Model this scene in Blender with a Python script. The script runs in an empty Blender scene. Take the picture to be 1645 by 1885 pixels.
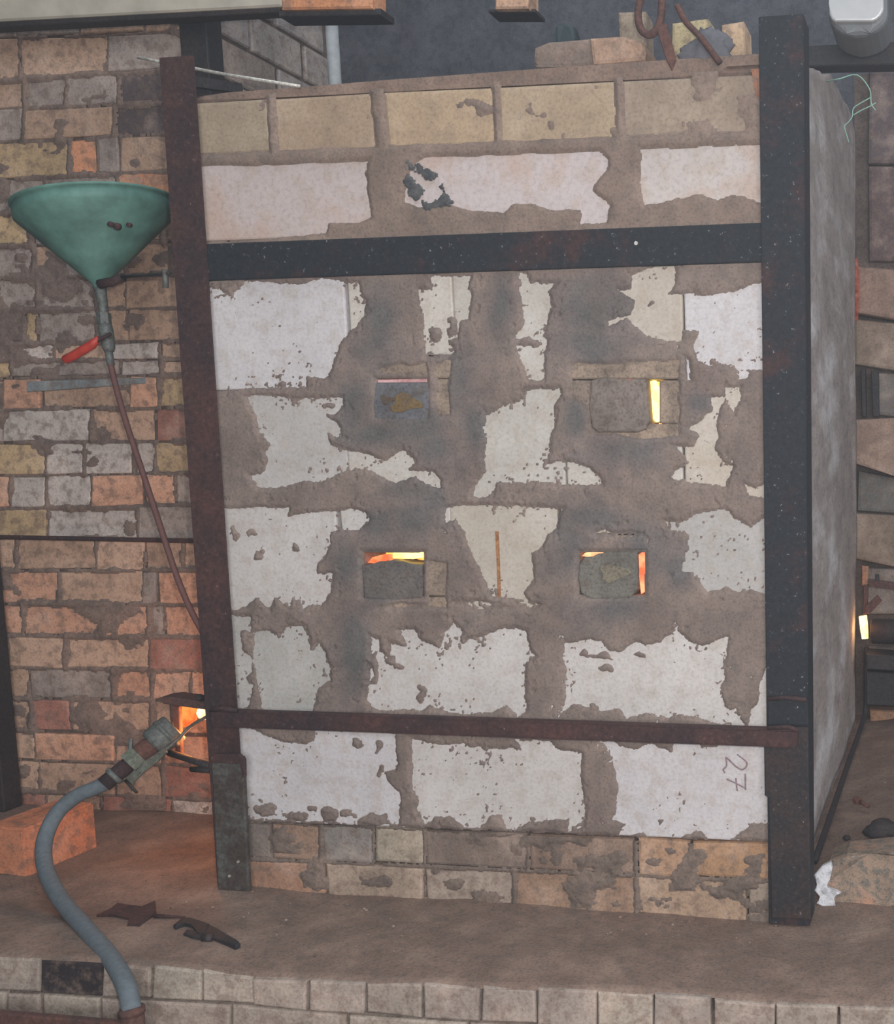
import bpy, bmesh, math, random
import numpy as np
from mathutils import Vector, Matrix
random.seed(7); rng = np.random.default_rng(11)
scn = bpy.context.scene
COL = scn.collection

# ------------------------------------------------------------------ camera
IMW, IMH = 1645.0, 1885.0
F, CX, CY = 2000.0, 1450.0, 1025.0          # focal length and optical centre (the print is a crop of a wider picture)
def nrm(v): return v / np.linalg.norm(v)
_X = -nrm(np.array([-11260 - CX, 914 - CY, F]))
_Z = -nrm(np.array([1609 - CX, 18800 - CY, F])); _Z = nrm(_Z - _X * (_X @ _Z))
_Y = np.cross(_Z, _X)
M = np.array([_X, _Y, _Z])                  # camera frame (right, down, forward) -> world
C = -M @ (np.array([0.0, (1690 - CY) / F, 1.0]) * 2.25)
cam = bpy.data.cameras.new('camera'); camo = bpy.data.objects.new('camera', cam); COL.objects.link(camo)
cam.sensor_fit = 'HORIZONTAL'; cam.sensor_width = 36.0; cam.lens = F * 36.0 / IMW
cam.shift_x = (IMW / 2 - CX) / IMW; cam.shift_y = (CY - IMH / 2) / IMW
cam.clip_start = 0.02
right, down, fwd = M[:, 0], M[:, 1], M[:, 2]
camo.matrix_world = Matrix(((right[0], -down[0], -fwd[0], C[0]), (right[1], -down[1], -fwd[1], C[1]),
                            (right[2], -down[2], -fwd[2], C[2]), (0, 0, 0, 1)))
scn.camera = camo
def ray(px, py): return M @ np.array([(px - CX) / F, (py - CY) / F, 1.0])
def W(px, py, Y=0.0):                       # point of the upright plane at depth Y
    d = ray(px, py); return C + d * ((Y - C[1]) / d[1])
def G(px, py, Z=0.0):                       # point of the level plane at height Z
    d = ray(px, py); return C + d * ((Z - C[2]) / d[2])
def S(px, py, X):                           # point of the side plane at X
    d = ray(px, py); return C + d * ((X - C[0]) / d[0])
def to_px(P):                               # (n,3) world -> picture position on that plane
    q = (P - C) @ M
    return q[:, 0] / q[:, 2] * F + CX, q[:, 1] / q[:, 2] * F + CY

# ------------------------------------------------------------------ light
world = bpy.data.worlds.new('world'); scn.world = world; world.use_nodes = True
bg = world.node_tree.nodes['Background']
bg.inputs[0].default_value = (0.05, 0.055, 0.065, 1); bg.inputs[1].default_value = 0.3
vsc = world.node_tree.nodes.new('ShaderNodeVolumeScatter')            # thin bluish smoke in the whole place
vsc.inputs['Color'].default_value = (0.74, 0.86, 1.0, 1); vsc.inputs['Density'].default_value = 0.0045
world.node_tree.links.new(vsc.outputs[0], world.node_tree.nodes['World Output'].inputs['Volume'])
def area(name, loc, target, sx, sy, e, col):
    l = bpy.data.lights.new(name, 'AREA'); l.shape = 'RECTANGLE'; l.size = sx; l.size_y = sy; l.energy = e; l.color = col
    o = bpy.data.objects.new(name, l); COL.objects.link(o)
    o.matrix_world = Matrix.Translation(Vector(loc)) @ (Vector(target) - Vector(loc)).to_track_quat('-Z', 'Y').to_matrix().to_4x4()
area('front_fill', (1.5, -4.6, 1.7), (-0.4, 0, 0.9), 4.4, 2.6, 165, (0.93, 0.96, 1.0))  # added area light, unseen: broad ambient fill from behind the camera
area('side_fill', (3.4, -0.7, 1.9), (0.0, 0.9, 0.9), 1.8, 1.8, 37, (0.93, 0.95, 1.0))  # added area light, unseen: brightens the furnace side and right rear
area('overhead_fill', (-0.4, -0.6, 4.6), (-0.6, 0.6, 0), 3.0, 2.6, 60, (0.86, 0.93, 1.0))  # added area light, unseen: soft fill from above for floor and ledges
fl = bpy.data.lights.new('camera_flash', 'AREA'); fl.shape = 'DISK'; fl.size = 0.03; fl.energy = 19.0; fl.color = (1.0, 0.95, 0.92)
flo = bpy.data.objects.new('camera_flash', fl); COL.objects.link(flo)
fpos = C + right * 0.05 - down * 0.075 + fwd * 0.02
aim = W(830, 960) - fpos
flo.matrix_world = Matrix.Translation(Vector(fpos)) @ Vector(aim).to_track_quat('-Z', 'Y').to_matrix().to_4x4()
scn.view_settings.view_transform = 'Standard'; scn.view_settings.look = 'None'
scn.view_settings.exposure = 0.0; scn.view_settings.gamma = 1.0; scn.view_settings.use_curve_mapping = False
scn.cycles.volume_bounces = 0
scn.cycles.max_bounces = 4

# ------------------------------------------------------------------ helpers
def sc(r, g, b):                             # 8-bit screen colour -> linear
    return tuple((c / 255 / 12.92) if c <= 10 else (((c / 255) + 0.055) / 1.055) ** 2.4 for c in (r, g, b))
def tag(o, label=None, cat=None, group=None, kind=None):
    if label: o['label'] = label
    if cat: o['category'] = cat
    if group: o['group'] = group
    if kind: o['kind'] = kind
    return o
def empty(name, loc=(0, 0, 0)):
    o = bpy.data.objects.new(name, None); o.location = loc; COL.objects.link(o); o.empty_display_size = 0.05
    return o
def link(name, me, m, parent=None, color=None, smooth=False):
    me.materials.clear()
    if m: me.materials.append(m)
    o = bpy.data.objects.new(name, me); COL.objects.link(o)
    if parent is not None:
        o.parent = parent
        o.matrix_parent_inverse = Matrix.Translation(parent.location).inverted()
    if color is not None: o.color = (*color[:3], 1)
    if smooth:
        for p in me.polygons: p.use_smooth = True
    return o
def bm_obj(name, bm, m, parent=None, color=None, smooth=False):
    bmesh.ops.recalc_face_normals(bm, faces=bm.faces)
    me = bpy.data.meshes.new(name); bm.to_mesh(me); bm.free()
    return link(name, me, m, parent, color, smooth)
def prism_bm(front, back, bevel=0.0, seg=1, jit=0.0):
    """closed solid between two rings of points of equal count"""
    bm = bmesh.new(); n = len(front)
    def j(p): return Vector(p) + (Vector((random.uniform(-1, 1), random.uniform(-1, 1), random.uniform(-1, 1))) * jit if jit else Vector())
    f = [bm.verts.new(j(p)) for p in front]; b = [bm.verts.new(p) for p in back]
    ff = bm.faces.new(f); bm.faces.new(list(reversed(b)))
    for i in range(n): bm.faces.new((f[i], b[i], b[(i + 1) % n], f[(i + 1) % n]))
    if bevel:
        bmesh.ops.bevel(bm, geom=list(ff.edges), offset=bevel, segments=seg, affect='EDGES', profile=0.5)
    return bm
def slab(name, pts, Y, depth, m, parent=None, color=None, bevel=0.004, jit=0.0, seg=1):
    """px outline on the plane Y, extruded straight back"""
    fr = [W(x, y, Y) for x, y in pts]; bk = [p + np.array([0, depth, 0]) for p in fr]
    return bm_obj(name, prism_bm(fr, bk, bevel, seg, jit), m, parent, color)
def box_bm(bm, x0, x1, y0, y1, z0, z1):
    r = bmesh.ops.create_cube(bm, size=1.0)
    for v in r['verts']:
        v.co = Vector(((x0 + x1) / 2 + v.co.x * (x1 - x0), (y0 + y1) / 2 + v.co.y * (y1 - y0), (z0 + z1) / 2 + v.co.z * (z1 - z0)))
    return r['verts']
def box(name, x0, x1, y0, y1, z0, z1, m, parent=None, color=None, bevel=0.0):
    bm = bmesh.new(); box_bm(bm, x0, x1, y0, y1, z0, z1)
    if bevel: bmesh.ops.bevel(bm, geom=list(bm.edges), offset=bevel, segments=2, affect='EDGES', profile=0.5)
    return bm_obj(name, bm, m, parent, color)
def spline(pts, n=8):
    P = [Vector(p) for p in pts]; out = []
    Q = [P[0] * 2 - P[1]] + P + [P[-1] * 2 - P[-2]]
    for i in range(1, len(Q) - 2):
        for k in range(n):
            t = k / n; a, b, c, d = Q[i - 1], Q[i], Q[i + 1], Q[i + 2]
            out.append(0.5 * ((2 * b) + (c - a) * t + (2 * a - 5 * b + 4 * c - d) * t * t + (3 * b - a - 3 * c + d) * t ** 3))
    out.append(P[-1]); return out
def tube_bm(bm, pts, radii, sides=12, cap=True, flat=1.0):
    pts = [Vector(p) for p in pts]; n = len(pts)
    if not hasattr(radii, '__len__'): radii = [radii] * n
    up = None; rings = []
    for i in range(n):
        t = (pts[min(i + 1, n - 1)] - pts[max(i - 1, 0)]).normalized()
        if up is None:
            up = t.orthogonal().normalized()
        up = (up - t * up.dot(t)).normalized(); side = t.cross(up)
        rings.append([bm.verts.new(pts[i] + (up * math.cos(a) + side * math.sin(a) * flat) * radii[i])
                      for a in (2 * math.pi * k / sides for k in range(sides))])
    for i in range(n - 1):
        for k in range(sides):
            bm.faces.new((rings[i][k], rings[i][(k + 1) % sides], rings[i + 1][(k + 1) % sides], rings[i + 1][k]))
    if cap: bm.faces.new(list(reversed(rings[0]))); bm.faces.new(rings[-1])
def tube(name, pts, r, m, parent=None, color=None, sides=12, smooth=True, sp=0, flat=1.0):
    bm = bmesh.new(); tube_bm(bm, spline(pts, sp) if sp else pts, r, sides, flat=flat)
    o = bm_obj(name, bm, m, parent, color, smooth)
    return o
def hexbolt(name, p, axis, r, h, m, parent=None):
    p = Vector(p); a = Vector(axis).normalized()
    return tube(name, [p, p + a * h], r, m, parent, sides=6, smooth=False)

# numpy noise
_LAT = rng.random((256, 256))
def vnoise(x, y):
    xi = np.floor(x).astype(int); yi = np.floor(y).astype(int); fx = x - xi; fy = y - yi
    fx = fx * fx * (3 - 2 * fx); fy = fy * fy * (3 - 2 * fy)
    a = _LAT[yi % 256, xi % 256]; b = _LAT[yi % 256, (xi + 1) % 256]; c = _LAT[(yi + 1) % 256, xi % 256]; d = _LAT[(yi + 1) % 256, (xi + 1) % 256]
    return (a * (1 - fx) + b * fx) * (1 - fy) + (c * (1 - fx) + d * fx) * fy
def fbm(x, y, s, o=4, g=0.5):
    r = 0; a = 1; t = 0
    for i in range(o):
        r = r + a * vnoise(x * s + 17.3 * i, y * s + 31.7 * i); t += a; a *= g; s *= 2.03
    return r / t * 2 - 1                       # -1..1
def poly_sd(x, y, poly):
    """signed distance, negative inside"""
    P = np.array(poly, float); d = np.full(x.shape, 1e9); ins = np.zeros(x.shape, bool)
    for i in range(len(P)):
        a = P[i]; b = P[(i + 1) % len(P)]; e = b - a
        t = np.clip(((x - a[0]) * e[0] + (y - a[1]) * e[1]) / (e @ e + 1e-9), 0, 1)
        d = np.minimum(d, (x - a[0] - t * e[0]) ** 2 + (y - a[1] - t * e[1]) ** 2)
        c = (a[1] > y) != (b[1] > y)
        ins ^= c & (x < (b[0] - a[0]) * (y - a[1]) / (b[1] - a[1] + 1e-9) + a[0])
    return np.sqrt(d) * np.where(ins, -1, 1)
def smooth01(a, b, x):
    t = np.clip((x - a) / (b - a), 0, 1); return t * t * (3 - 2 * t)

# ------------------------------------------------------------------ materials
def nodes(name):
    m = bpy.data.materials.new(name); m.use_nodes = True
    nt = m.node_tree; return m, nt, nt.nodes['Principled BSDF']
def N(nt, t, **kw):
    n = nt.nodes.new(t)
    for k, v in kw.items(): setattr(n, k, v)
    return n
def ramp(nt, src, stops):
    r = N(nt, 'ShaderNodeValToRGB'); e = r.color_ramp.elements
    while len(e) < len(stops): e.new(0.5)
    for i, (p, c) in enumerate(stops):
        e[i].position = p; e[i].color = (c, c, c, 1) if not hasattr(c, '__len__') else (*c, 1)
    nt.links.new(src, r.inputs[0]); return r.outputs[0]
def noise(nt, co, scale, detail=4, rough=0.6):
    n = N(nt, 'ShaderNodeTexNoise'); n.inputs['Scale'].default_value = scale; n.inputs['Detail'].default_value = detail
    n.inputs['Roughness'].default_value = rough; nt.links.new(co, n.inputs['Vector']); return n.outputs[0]
def mix(nt, fac, a, b, mode='MIX'):
    n = N(nt, 'ShaderNodeMix', data_type='RGBA', blend_type=mode)
    for s, v in ((n.inputs[0], fac), (n.inputs[6], a), (n.inputs[7], b)):
        if hasattr(v, 'links'): nt.links.new(v, s)
        elif hasattr(v, '__len__'): s.default_value = (*v[:3], 1)
        else: s.default_value = v
    return n.outputs[2]
def bump(nt, bs, h, strength, dist):
    b = N(nt, 'ShaderNodeBump'); b.inputs['Strength'].default_value = strength; b.inputs['Distance'].default_value = dist
    nt.links.new(h, b.inputs['Height']); nt.links.new(b.outputs[0], bs.inputs['Normal'])
def earthy(name, base=None, stain=None, stain_amt=0.5, pale=None, pale_amt=0.0, var=0.35, speck=0.5, scale=1.0, rough=0.95, bump_s=0.5, attr=None, stretch=None):
    """base: fixed colour, or the object's own colour when None; noise stains, specks and grain on top"""
    m, nt, bs = nodes(name)
    tc = N(nt, 'ShaderNodeTexCoord'); co = tc.outputs['Object']
    if stretch:
        mp = N(nt, 'ShaderNodeMapping'); mp.inputs['Scale'].default_value = stretch; nt.links.new(co, mp.inputs[0]); co = mp.outputs[0]
    if attr:
        a = N(nt, 'ShaderNodeAttribute', attribute_name=attr); col = a.outputs['Color']
    elif base is None:
        oi = N(nt, 'ShaderNodeObjectInfo'); col = oi.outputs['Color']
    else:
        r = N(nt, 'ShaderNodeRGB'); r.outputs[0].default_value = (*base, 1); col = r.outputs[0]
    big = noise(nt, co, 9 * scale, 5); fine = noise(nt, co, 170 * scale, 4, 0.7); mid = noise(nt, co, 38 * scale, 5)
    if stain is not None:
        col = mix(nt, ramp(nt, mid, [(0.48, 0.0), (0.62, stain_amt)]), col, stain)
    if pale is not None:
        col = mix(nt, ramp(nt, big, [(0.5, 0.0), (0.66, pale_amt)]), col, pale)
    col = mix(nt, 1.0, col, ramp(nt, big, [(0.3, 1 - var), (0.7, 1 + var * 0.4)]), 'MULTIPLY')
    col = mix(nt, 1.0, col, ramp(nt, fine, [(0.32, 1 - speck), (0.5, 1.0), (0.72, 1 + speck * 0.35)]), 'MULTIPLY')
    nt.links.new(col, bs.inputs['Base Color']); bs.inputs['Roughness'].default_value = rough
    bs.inputs['Specular IOR Level'].default_value = 0.25
    h = mix(nt, 0.4, mid, fine); bump(nt, bs, h, bump_s, 0.006)
    return m
MUDC = sc(140, 121, 108); SOOTC = sc(112, 107, 105); DUST = sc(128, 104, 88)
M_brick = earthy('brick', None, sc(134, 114, 102), 0.6, sc(196, 174, 158), 0.3, 0.28, 0.3)
M_block = earthy('whitewashed_block', None, sc(176, 158, 140), 0.30, sc(205, 200, 198), 0.3, 0.12, 0.18, 0.8, bump_s=0.25)
M_fire = earthy('yellow_fireblock', None, sc(160, 140, 122), 0.45, sc(196, 180, 160), 0.3, 0.2, 0.25, 0.8, bump_s=0.3)
M_pinkw = earthy('pink_white_block', None, sc(184, 160, 140), 0.35, sc(186, 158, 140), 0.7, 0.12, 0.2, 0.6, bump_s=0.25)
M_crum = earthy('crumbled_block', None, sc(118, 116, 110), 0.8, sc(190, 140, 116), 0.7, 0.3, 0.4, 1.6)
M_port = earthy('port_brick', None, sc(112, 100, 92), 0.6, None, 0, 0.35, 0.4)
M_mortar = earthy('mortar', sc(112, 98, 90), sc(90, 80, 76), 0.5, None, 0, 0.3, 0.4)
M_mud = earthy('mud_plaster', attr='tone', stain=sc(96, 92, 90), stain_amt=0.25, var=0.25, speck=0.3, bump_s=0.5)
M_smear = earthy('mortar_smear', attr='tone', stain=sc(92, 84, 80), stain_amt=0.4, var=0.3, speck=0.35, bump_s=0.5)
M_dust = earthy('dust', sc(142, 120, 107), sc(122, 108, 100), 0.5, sc(160, 138, 122), 0.4, 0.25, 0.35)
M_side = earthy('side_plaster', sc(178, 166, 161), sc(150, 142, 138), 0.6, sc(214, 211, 212), 0.85, 0.25, 0.25, 1.0, bump_s=0.3, stretch=(1, 0.22, 0.5))
M_dark = earthy('sooty_wall', sc(104, 104, 110), sc(84, 86, 94), 0.6, None, 0, 0.3, 0.3)
def metal(name, base, rust, rust_lo, rust_hi, rough=0.6, metallic=0.4, scale=1.0, chip=None):
    m, nt, bs = nodes(name)
    tc = N(nt, 'ShaderNodeTexCoord'); co = tc.outputs['Object']
    a = noise(nt, co, 14 * scale, 7, 0.7); b = noise(nt, co, 120 * scale, 4, 0.7); e = noise(nt, co, 3.0 * scale, 3)
    s = mix(nt, 0.45, a, e)
    col = mix(nt, ramp(nt, s, [(rust_lo, 0.0), (rust_hi, 1.0)]), base, rust)
    if chip is not None: col = mix(nt, ramp(nt, b, [(0.66, 0.0), (0.72, 0.8)]), col, chip)
    col = mix(nt, 1.0, col, ramp(nt, b, [(0.3, 0.55), (0.65, 1.2)]), 'MULTIPLY')
    nt.links.new(col, bs.inputs['Base Color']); bs.inputs['Roughness'].default_value = rough; bs.inputs['Metallic'].default_value = metallic
    bump(nt, bs, b, 0.35, 0.003); return m
M_steel = metal('painted_steel', sc(33, 36, 42), sc(66, 43, 42), 0.52, 0.62, 0.8, 0.0, chip=sc(150, 150, 150))
M_steelr = metal('rusty_steel', sc(58, 42, 43), sc(84, 55, 50), 0.42, 0.60, 0.85, 0.0, chip=sc(120, 100, 95))
M_steelg = metal('worn_grey_steel', sc(96, 98, 94), sc(72, 62, 56), 0.46, 0.56, 0.8, 0.0, chip=sc(60, 50, 46))
M_rust = metal('rust', sc(112, 74, 62), sc(84, 62, 58), 0.4, 0.6, 0.9, 0.0)
M_black = metal('black_iron', sc(46, 44, 46), sc(62, 52, 50), 0.45, 0.6, 0.7, 0.0)
M_bright = metal('bright_steel', sc(222, 218, 208), sc(170, 160, 148), 0.5, 0.7, 0.35, 0.4)
M_zinc = metal('zinc', sc(112, 116, 112), sc(112, 98, 88), 0.48, 0.6, 0.6, 0.2)
def plain(name, col, rough=0.6, metallic=0.0, var=0.25, scale=30):
    m, nt, bs = nodes(name); tc = N(nt, 'ShaderNodeTexCoord')
    n = noise(nt, tc.outputs['Object'], scale, 5)
    c = mix(nt, 1.0, col, ramp(nt, n, [(0.3, 1 - var), (0.7, 1 + var * 0.5)]), 'MULTIPLY')
    nt.links.new(c, bs.inputs['Base Color']); bs.inputs['Roughness'].default_value = rough; bs.inputs['Metallic'].default_value = metallic
    return m
M_green = plain('green_paint', sc(100, 142, 130), 0.6, 0, 0.4, 16)
M_red = plain('red_plastic', sc(196, 66, 52), 0.5, 0, 0.2, 60)
M_hose = plain('grey_rubber', sc(104, 114, 120), 0.8, 0, 0.2, 90)
M_tube = plain('brown_tube', sc(112, 76, 70), 0.7, 0, 0.2, 60)
M_pale = plain('pale_wood', sc(188, 180, 165), 0.8, 0, 0.2, 14)
M_lamp = plain('galvanised_cap', sc(206, 206, 206), 0.35, 0.2, 0.08, 20)
M_lampd = plain('grey_rim', sc(128, 130, 132), 0.6, 0.1, 0.1, 20)
M_wire = plain('green_wire', sc(140, 178, 160), 0.5, 0, 0.1, 60)
M_ink = plain('purple_ink', sc(156, 134, 142), 0.9, 0, 0.4, 240)
M_rag = plain('grey_rag', sc(104, 103, 108), 0.95, 0, 0.3, 40)
M_white = earthy('white_plaster', sc(222, 222, 226), sc(120, 122, 122), 0.5, None, 0, 0.1, 0.3)
def hot(name, c0, c1, s0, s1, scale=40):
    m = bpy.data.materials.new(name); m.use_nodes = True; nt = m.node_tree
    nt.nodes.remove(nt.nodes['Principled BSDF']); em = N(nt, 'ShaderNodeEmission')
    tc = N(nt, 'ShaderNodeTexCoord'); n = noise(nt, tc.outputs['Object'], scale, 3)
    nt.links.new(ramp(nt, n, [(0.35, c0), (0.62, c1)]), em.inputs[0])
    mr = N(nt, 'ShaderNodeMapRange'); mr.inputs[1].default_value = 0.35; mr.inputs[2].default_value = 0.62
    mr.inputs[3].default_value = s0; mr.inputs[4].default_value = s1
    nt.links.new(n, mr.inputs[0]); nt.links.new(mr.outputs[0], em.inputs[1])
    nt.links.new(em.outputs[0], nt.nodes['Material Output'].inputs[0]); return m
H_yellow = hot('hot_yellow', (1, 0.30, 0.04), (1, 0.55, 0.10), 2.2, 4.5)
H_orange = hot('hot_orange', (1, 0.14, 0.05), (1, 0.32, 0.12), 0.9, 1.9)
H_pink = hot('hot_pink', (1, 0.30, 0.26), (1, 0.5, 0.45), 0.35, 0.6)
H_amber = hot('hot_amber', (1, 0.16, 0.02), (1, 0.34, 0.06), 1.2, 2.6)

# ------------------------------------------------------------------ height-field sheet that lies on a wall face
def sheet(name, X0, X1, Z0, Z1, step, Y, hfun, m, parent, keep=-0.0012):
    xs = np.arange(X0, X1 + step, step); zs = np.arange(Z0, Z1 + step, step)
    XX, ZZ = np.meshgrid(xs, zs); sh = XX.shape
    P = np.stack([XX.ravel(), np.full(XX.size, Y), ZZ.ravel()], 1)
    px, py = to_px(P); h, tone = hfun(px, py)
    P[:, 1] -= h
    hh = h.reshape(sh); cell = np.maximum.reduce([hh[:-1, :-1], hh[:-1, 1:], hh[1:, :-1], hh[1:, 1:]]) > keep
    idx = np.arange(XX.size).reshape(sh)
    q = np.stack([idx[:-1, :-1][cell], idx[:-1, 1:][cell], idx[1:, 1:][cell], idx[1:, :-1][cell]], 1)
    used = np.unique(q); mp = np.zeros(XX.size, int); mp[used] = np.arange(len(used)); q = mp[q]
    me = bpy.data.meshes.new(name); me.vertices.add(len(used)); me.vertices.foreach_set('co', P[used].ravel())
    me.loops.add(q.size); me.loops.foreach_set('vertex_index', q.ravel())
    me.polygons.add(len(q)); me.polygons.foreach_set('loop_start', np.arange(0, q.size, 4)); me.polygons.foreach_set('loop_total', np.full(len(q), 4))
    me.update(calc_edges=True); me.validate()
    at = me.attributes.new('tone', 'FLOAT_COLOR', 'POINT')
    at.data.foreach_set('color', np.concatenate([tone[used], np.ones((len(used), 1))], 1).ravel())
    o = link(name, me, m, parent, smooth=True)
    return tag(o, kind='stuff')

# ================================================================== SETTING
# ---- dusty floor (top of the brick platform)
EDGE = lambda x: -0.365 + 0.04 * (x + 0.6)              # front edge of the platform
def pf(px, py):                                            # point of the platform's front face
    x = -0.6; p = None
    for _ in range(6):
        p = W(px, py, EDGE(x)); x = p[0]
    return p
ptop = [(-300, 1748), (0, 1761), (187, 1773), (370, 1787), (461, 1799), (1000, 1821), (1196, 1829), (1310, 1837), (1427, 1848), (1645, 1855), (1950, 1866)]
def lerp_y(tab, x):
    return float(np.interp(x, [t[0] for t in tab], [t[1] for t in tab]))
_tp = [pf(x, y) for x, y in ptop]
ZTOP = lambda x: float(np.interp(x, [p[0] for p in _tp], [p[2] for p in _tp]))   # top of the edge bricks
def floor_mesh():
    bm = bmesh.new(); nx, ny = 150, 60; vs = []
    for j in range(ny + 1):
        row = []
        for i in range(nx + 1):
            x = -2.7 + 3.7 * i / nx; e = EDGE(x) + 0.005 + 0.006 * fbm(np.array([x]), np.array([1.0]), 7, 4)[0]; y = e + (2.2 - e) * (j / ny) ** 1.4
            a = np.array([x]); b = np.array([y])
            z = 0.010 * fbm(a, b, 3.0)[0] + 0.004 * fbm(a + 9, b, 14.0)[0] - 0.006
            t = max(0.0, min(1.0, (y - e - 0.12) / 0.16)); zt_ = ZTOP(x) + 0.002 + 0.002 * fbm(a, b, 14.0)[0] - (0.006 if j == 0 else 0)
            z = zt_ + (z - zt_) * t * t * (3 - 2 * t)
            if x > 0.06: z += 0.03 * max(0, min(1, (x - 0.06) / 0.2)) * max(0, min(1, y / 0.5))
            row.append(bm.verts.new((x, y, z)))
        vs.append(row)
    for j in range(ny):
        for i in range(nx): bm.faces.new((vs[j][i], vs[j][i + 1], vs[j + 1][i + 1], vs[j + 1][i]))
    return bm
floor = tag(bm_obj('floor', floor_mesh(), M_dust, smooth=True), 'dusty brown platform top in front of the furnace', kind='structure')
# ---- platform face: bricks under the front edge
plat = empty('platform_front', (0, -0.36, -0.2)); tag(plat, 'course of pale dusty bricks along the platform front edge', kind='structure')
bmc = prism_bm([pf(-300, 1800) + np.array([0, .012, -.02]), pf(1950, 1866) + np.array([0, .012, -.02]), pf(1950, 2250) + np.array([0, .012, 0]), pf(-300, 2150) + np.array([0, .012, 0])],
               [pf(-300, 1800) + np.array([0, .3, -.02]), pf(1950, 1866) + np.array([0, .3, -.02]), pf(1950, 2250) + np.array([0, .3, 0]), pf(-300, 2150) + np.array([0, .3, 0])])
bm_obj('mortar_core', bmc, M_mortar, plat)
pmid = [(-300, 1812), (187, 1836), (370, 1845), (575, 1861), (681, 1868), (878, 1882), (1200, 1900), (1645, 1925), (1950, 1940)]
pcol = [sc(184, 172, 158), sc(176, 162, 150), sc(188, 174, 160), sc(180, 164, 152), sc(172, 158, 148)]
def face_brick(xa, xb, ta, tb, col, g=3.0, out=0.0):
    q = [(xa + g, lerp_y(ta, xa) + 2), (xb - g, lerp_y(ta, xb) + 2), (xb - g, lerp_y(tb, xb) - 2.5), (xa + g, lerp_y(tb, xa) - 2.5)]
    fr = [pf(*p) - np.array([0, out, 0]) for p in q]; bk = [p + np.array([0, .1, 0]) for p in fr]
    return bm_obj('brick', prism_bm(fr, bk, 0.004, 2, 0.002), M_brick, plat, col)
J1 = [-240, -135, -30, 72, 187, 277, 370, 466, 568, 673, 777, 884, 987, 1098, 1202, 1311, 1427, 1543, 1655, 1765, 1880]
for i in range(len(J1) - 1):
    c = sc(62, 54, 56) if J1[i] == 72 else random.choice(pcol)
    face_brick(J1[i], J1[i + 1], ptop, pmid, c, 2.5, random.uniform(-.003, .004))
pbot = [(x, y + 72) for x, y in pmid]
J2 = [-210, 10, 75, 185, 425, 640, 860, 1080, 1300, 1520, 1740, 1940]
for i in range(len(J2) - 1): face_brick(J2[i], J2[i + 1], pmid, pbot, random.choice(pcol), 2.5, random.uniform(-.003, .004))
pb3 = [(x, y + 74) for x, y in pbot]
for i in range(len(J1) - 1): face_brick(J1[i], J1[i + 1], pbot, pb3, random.choice(pcol), 2.5)
tag(box('floor_lower', -2.8, 1.2, -3.2, -0.2, -0.40, -0.30, M_dust), 'lower dusty floor before the platform', kind='structure')

# ---- left kiln wall, set back
YB = 0.42
wl = box('wall_left', -3.0, W(385, 100, YB)[0] - 0.002, YB + 0.006, YB + 0.24, -0.05, 2.35, M_mortar)
tag(wl, 'old kiln wall of stained firebrick behind the funnel', kind='structure')
LN = [  # bed joints: y at x=0 and at x=330
    (12, 2), (70, 60), (148, 127), (202, 189), (262, 246), (330, 313), (392, 381), (453, 443), (512, 505), (571, 567), (634, 628), (664, 661), (698, 690),
    (755, 750), (815, 813), (875, 872), (937, 931), (988, 993), (1051, 1050), (1112, 1113), (1170, 1173), (1229, 1233), (1286, 1290), (1344, 1352), (1397, 1408), (1455, 1470), (1515, 1528), (1575, 1590)]
B_T, B_O, B_G, B_D, B_W, B_Y = sc(184, 152, 130), sc(204, 142, 108), sc(160, 146, 138), sc(96, 84, 84), sc(194, 182, 174), sc(192, 164, 128)
B_P = sc(204, 156, 130); B_R = sc(160, 112, 98)
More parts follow.
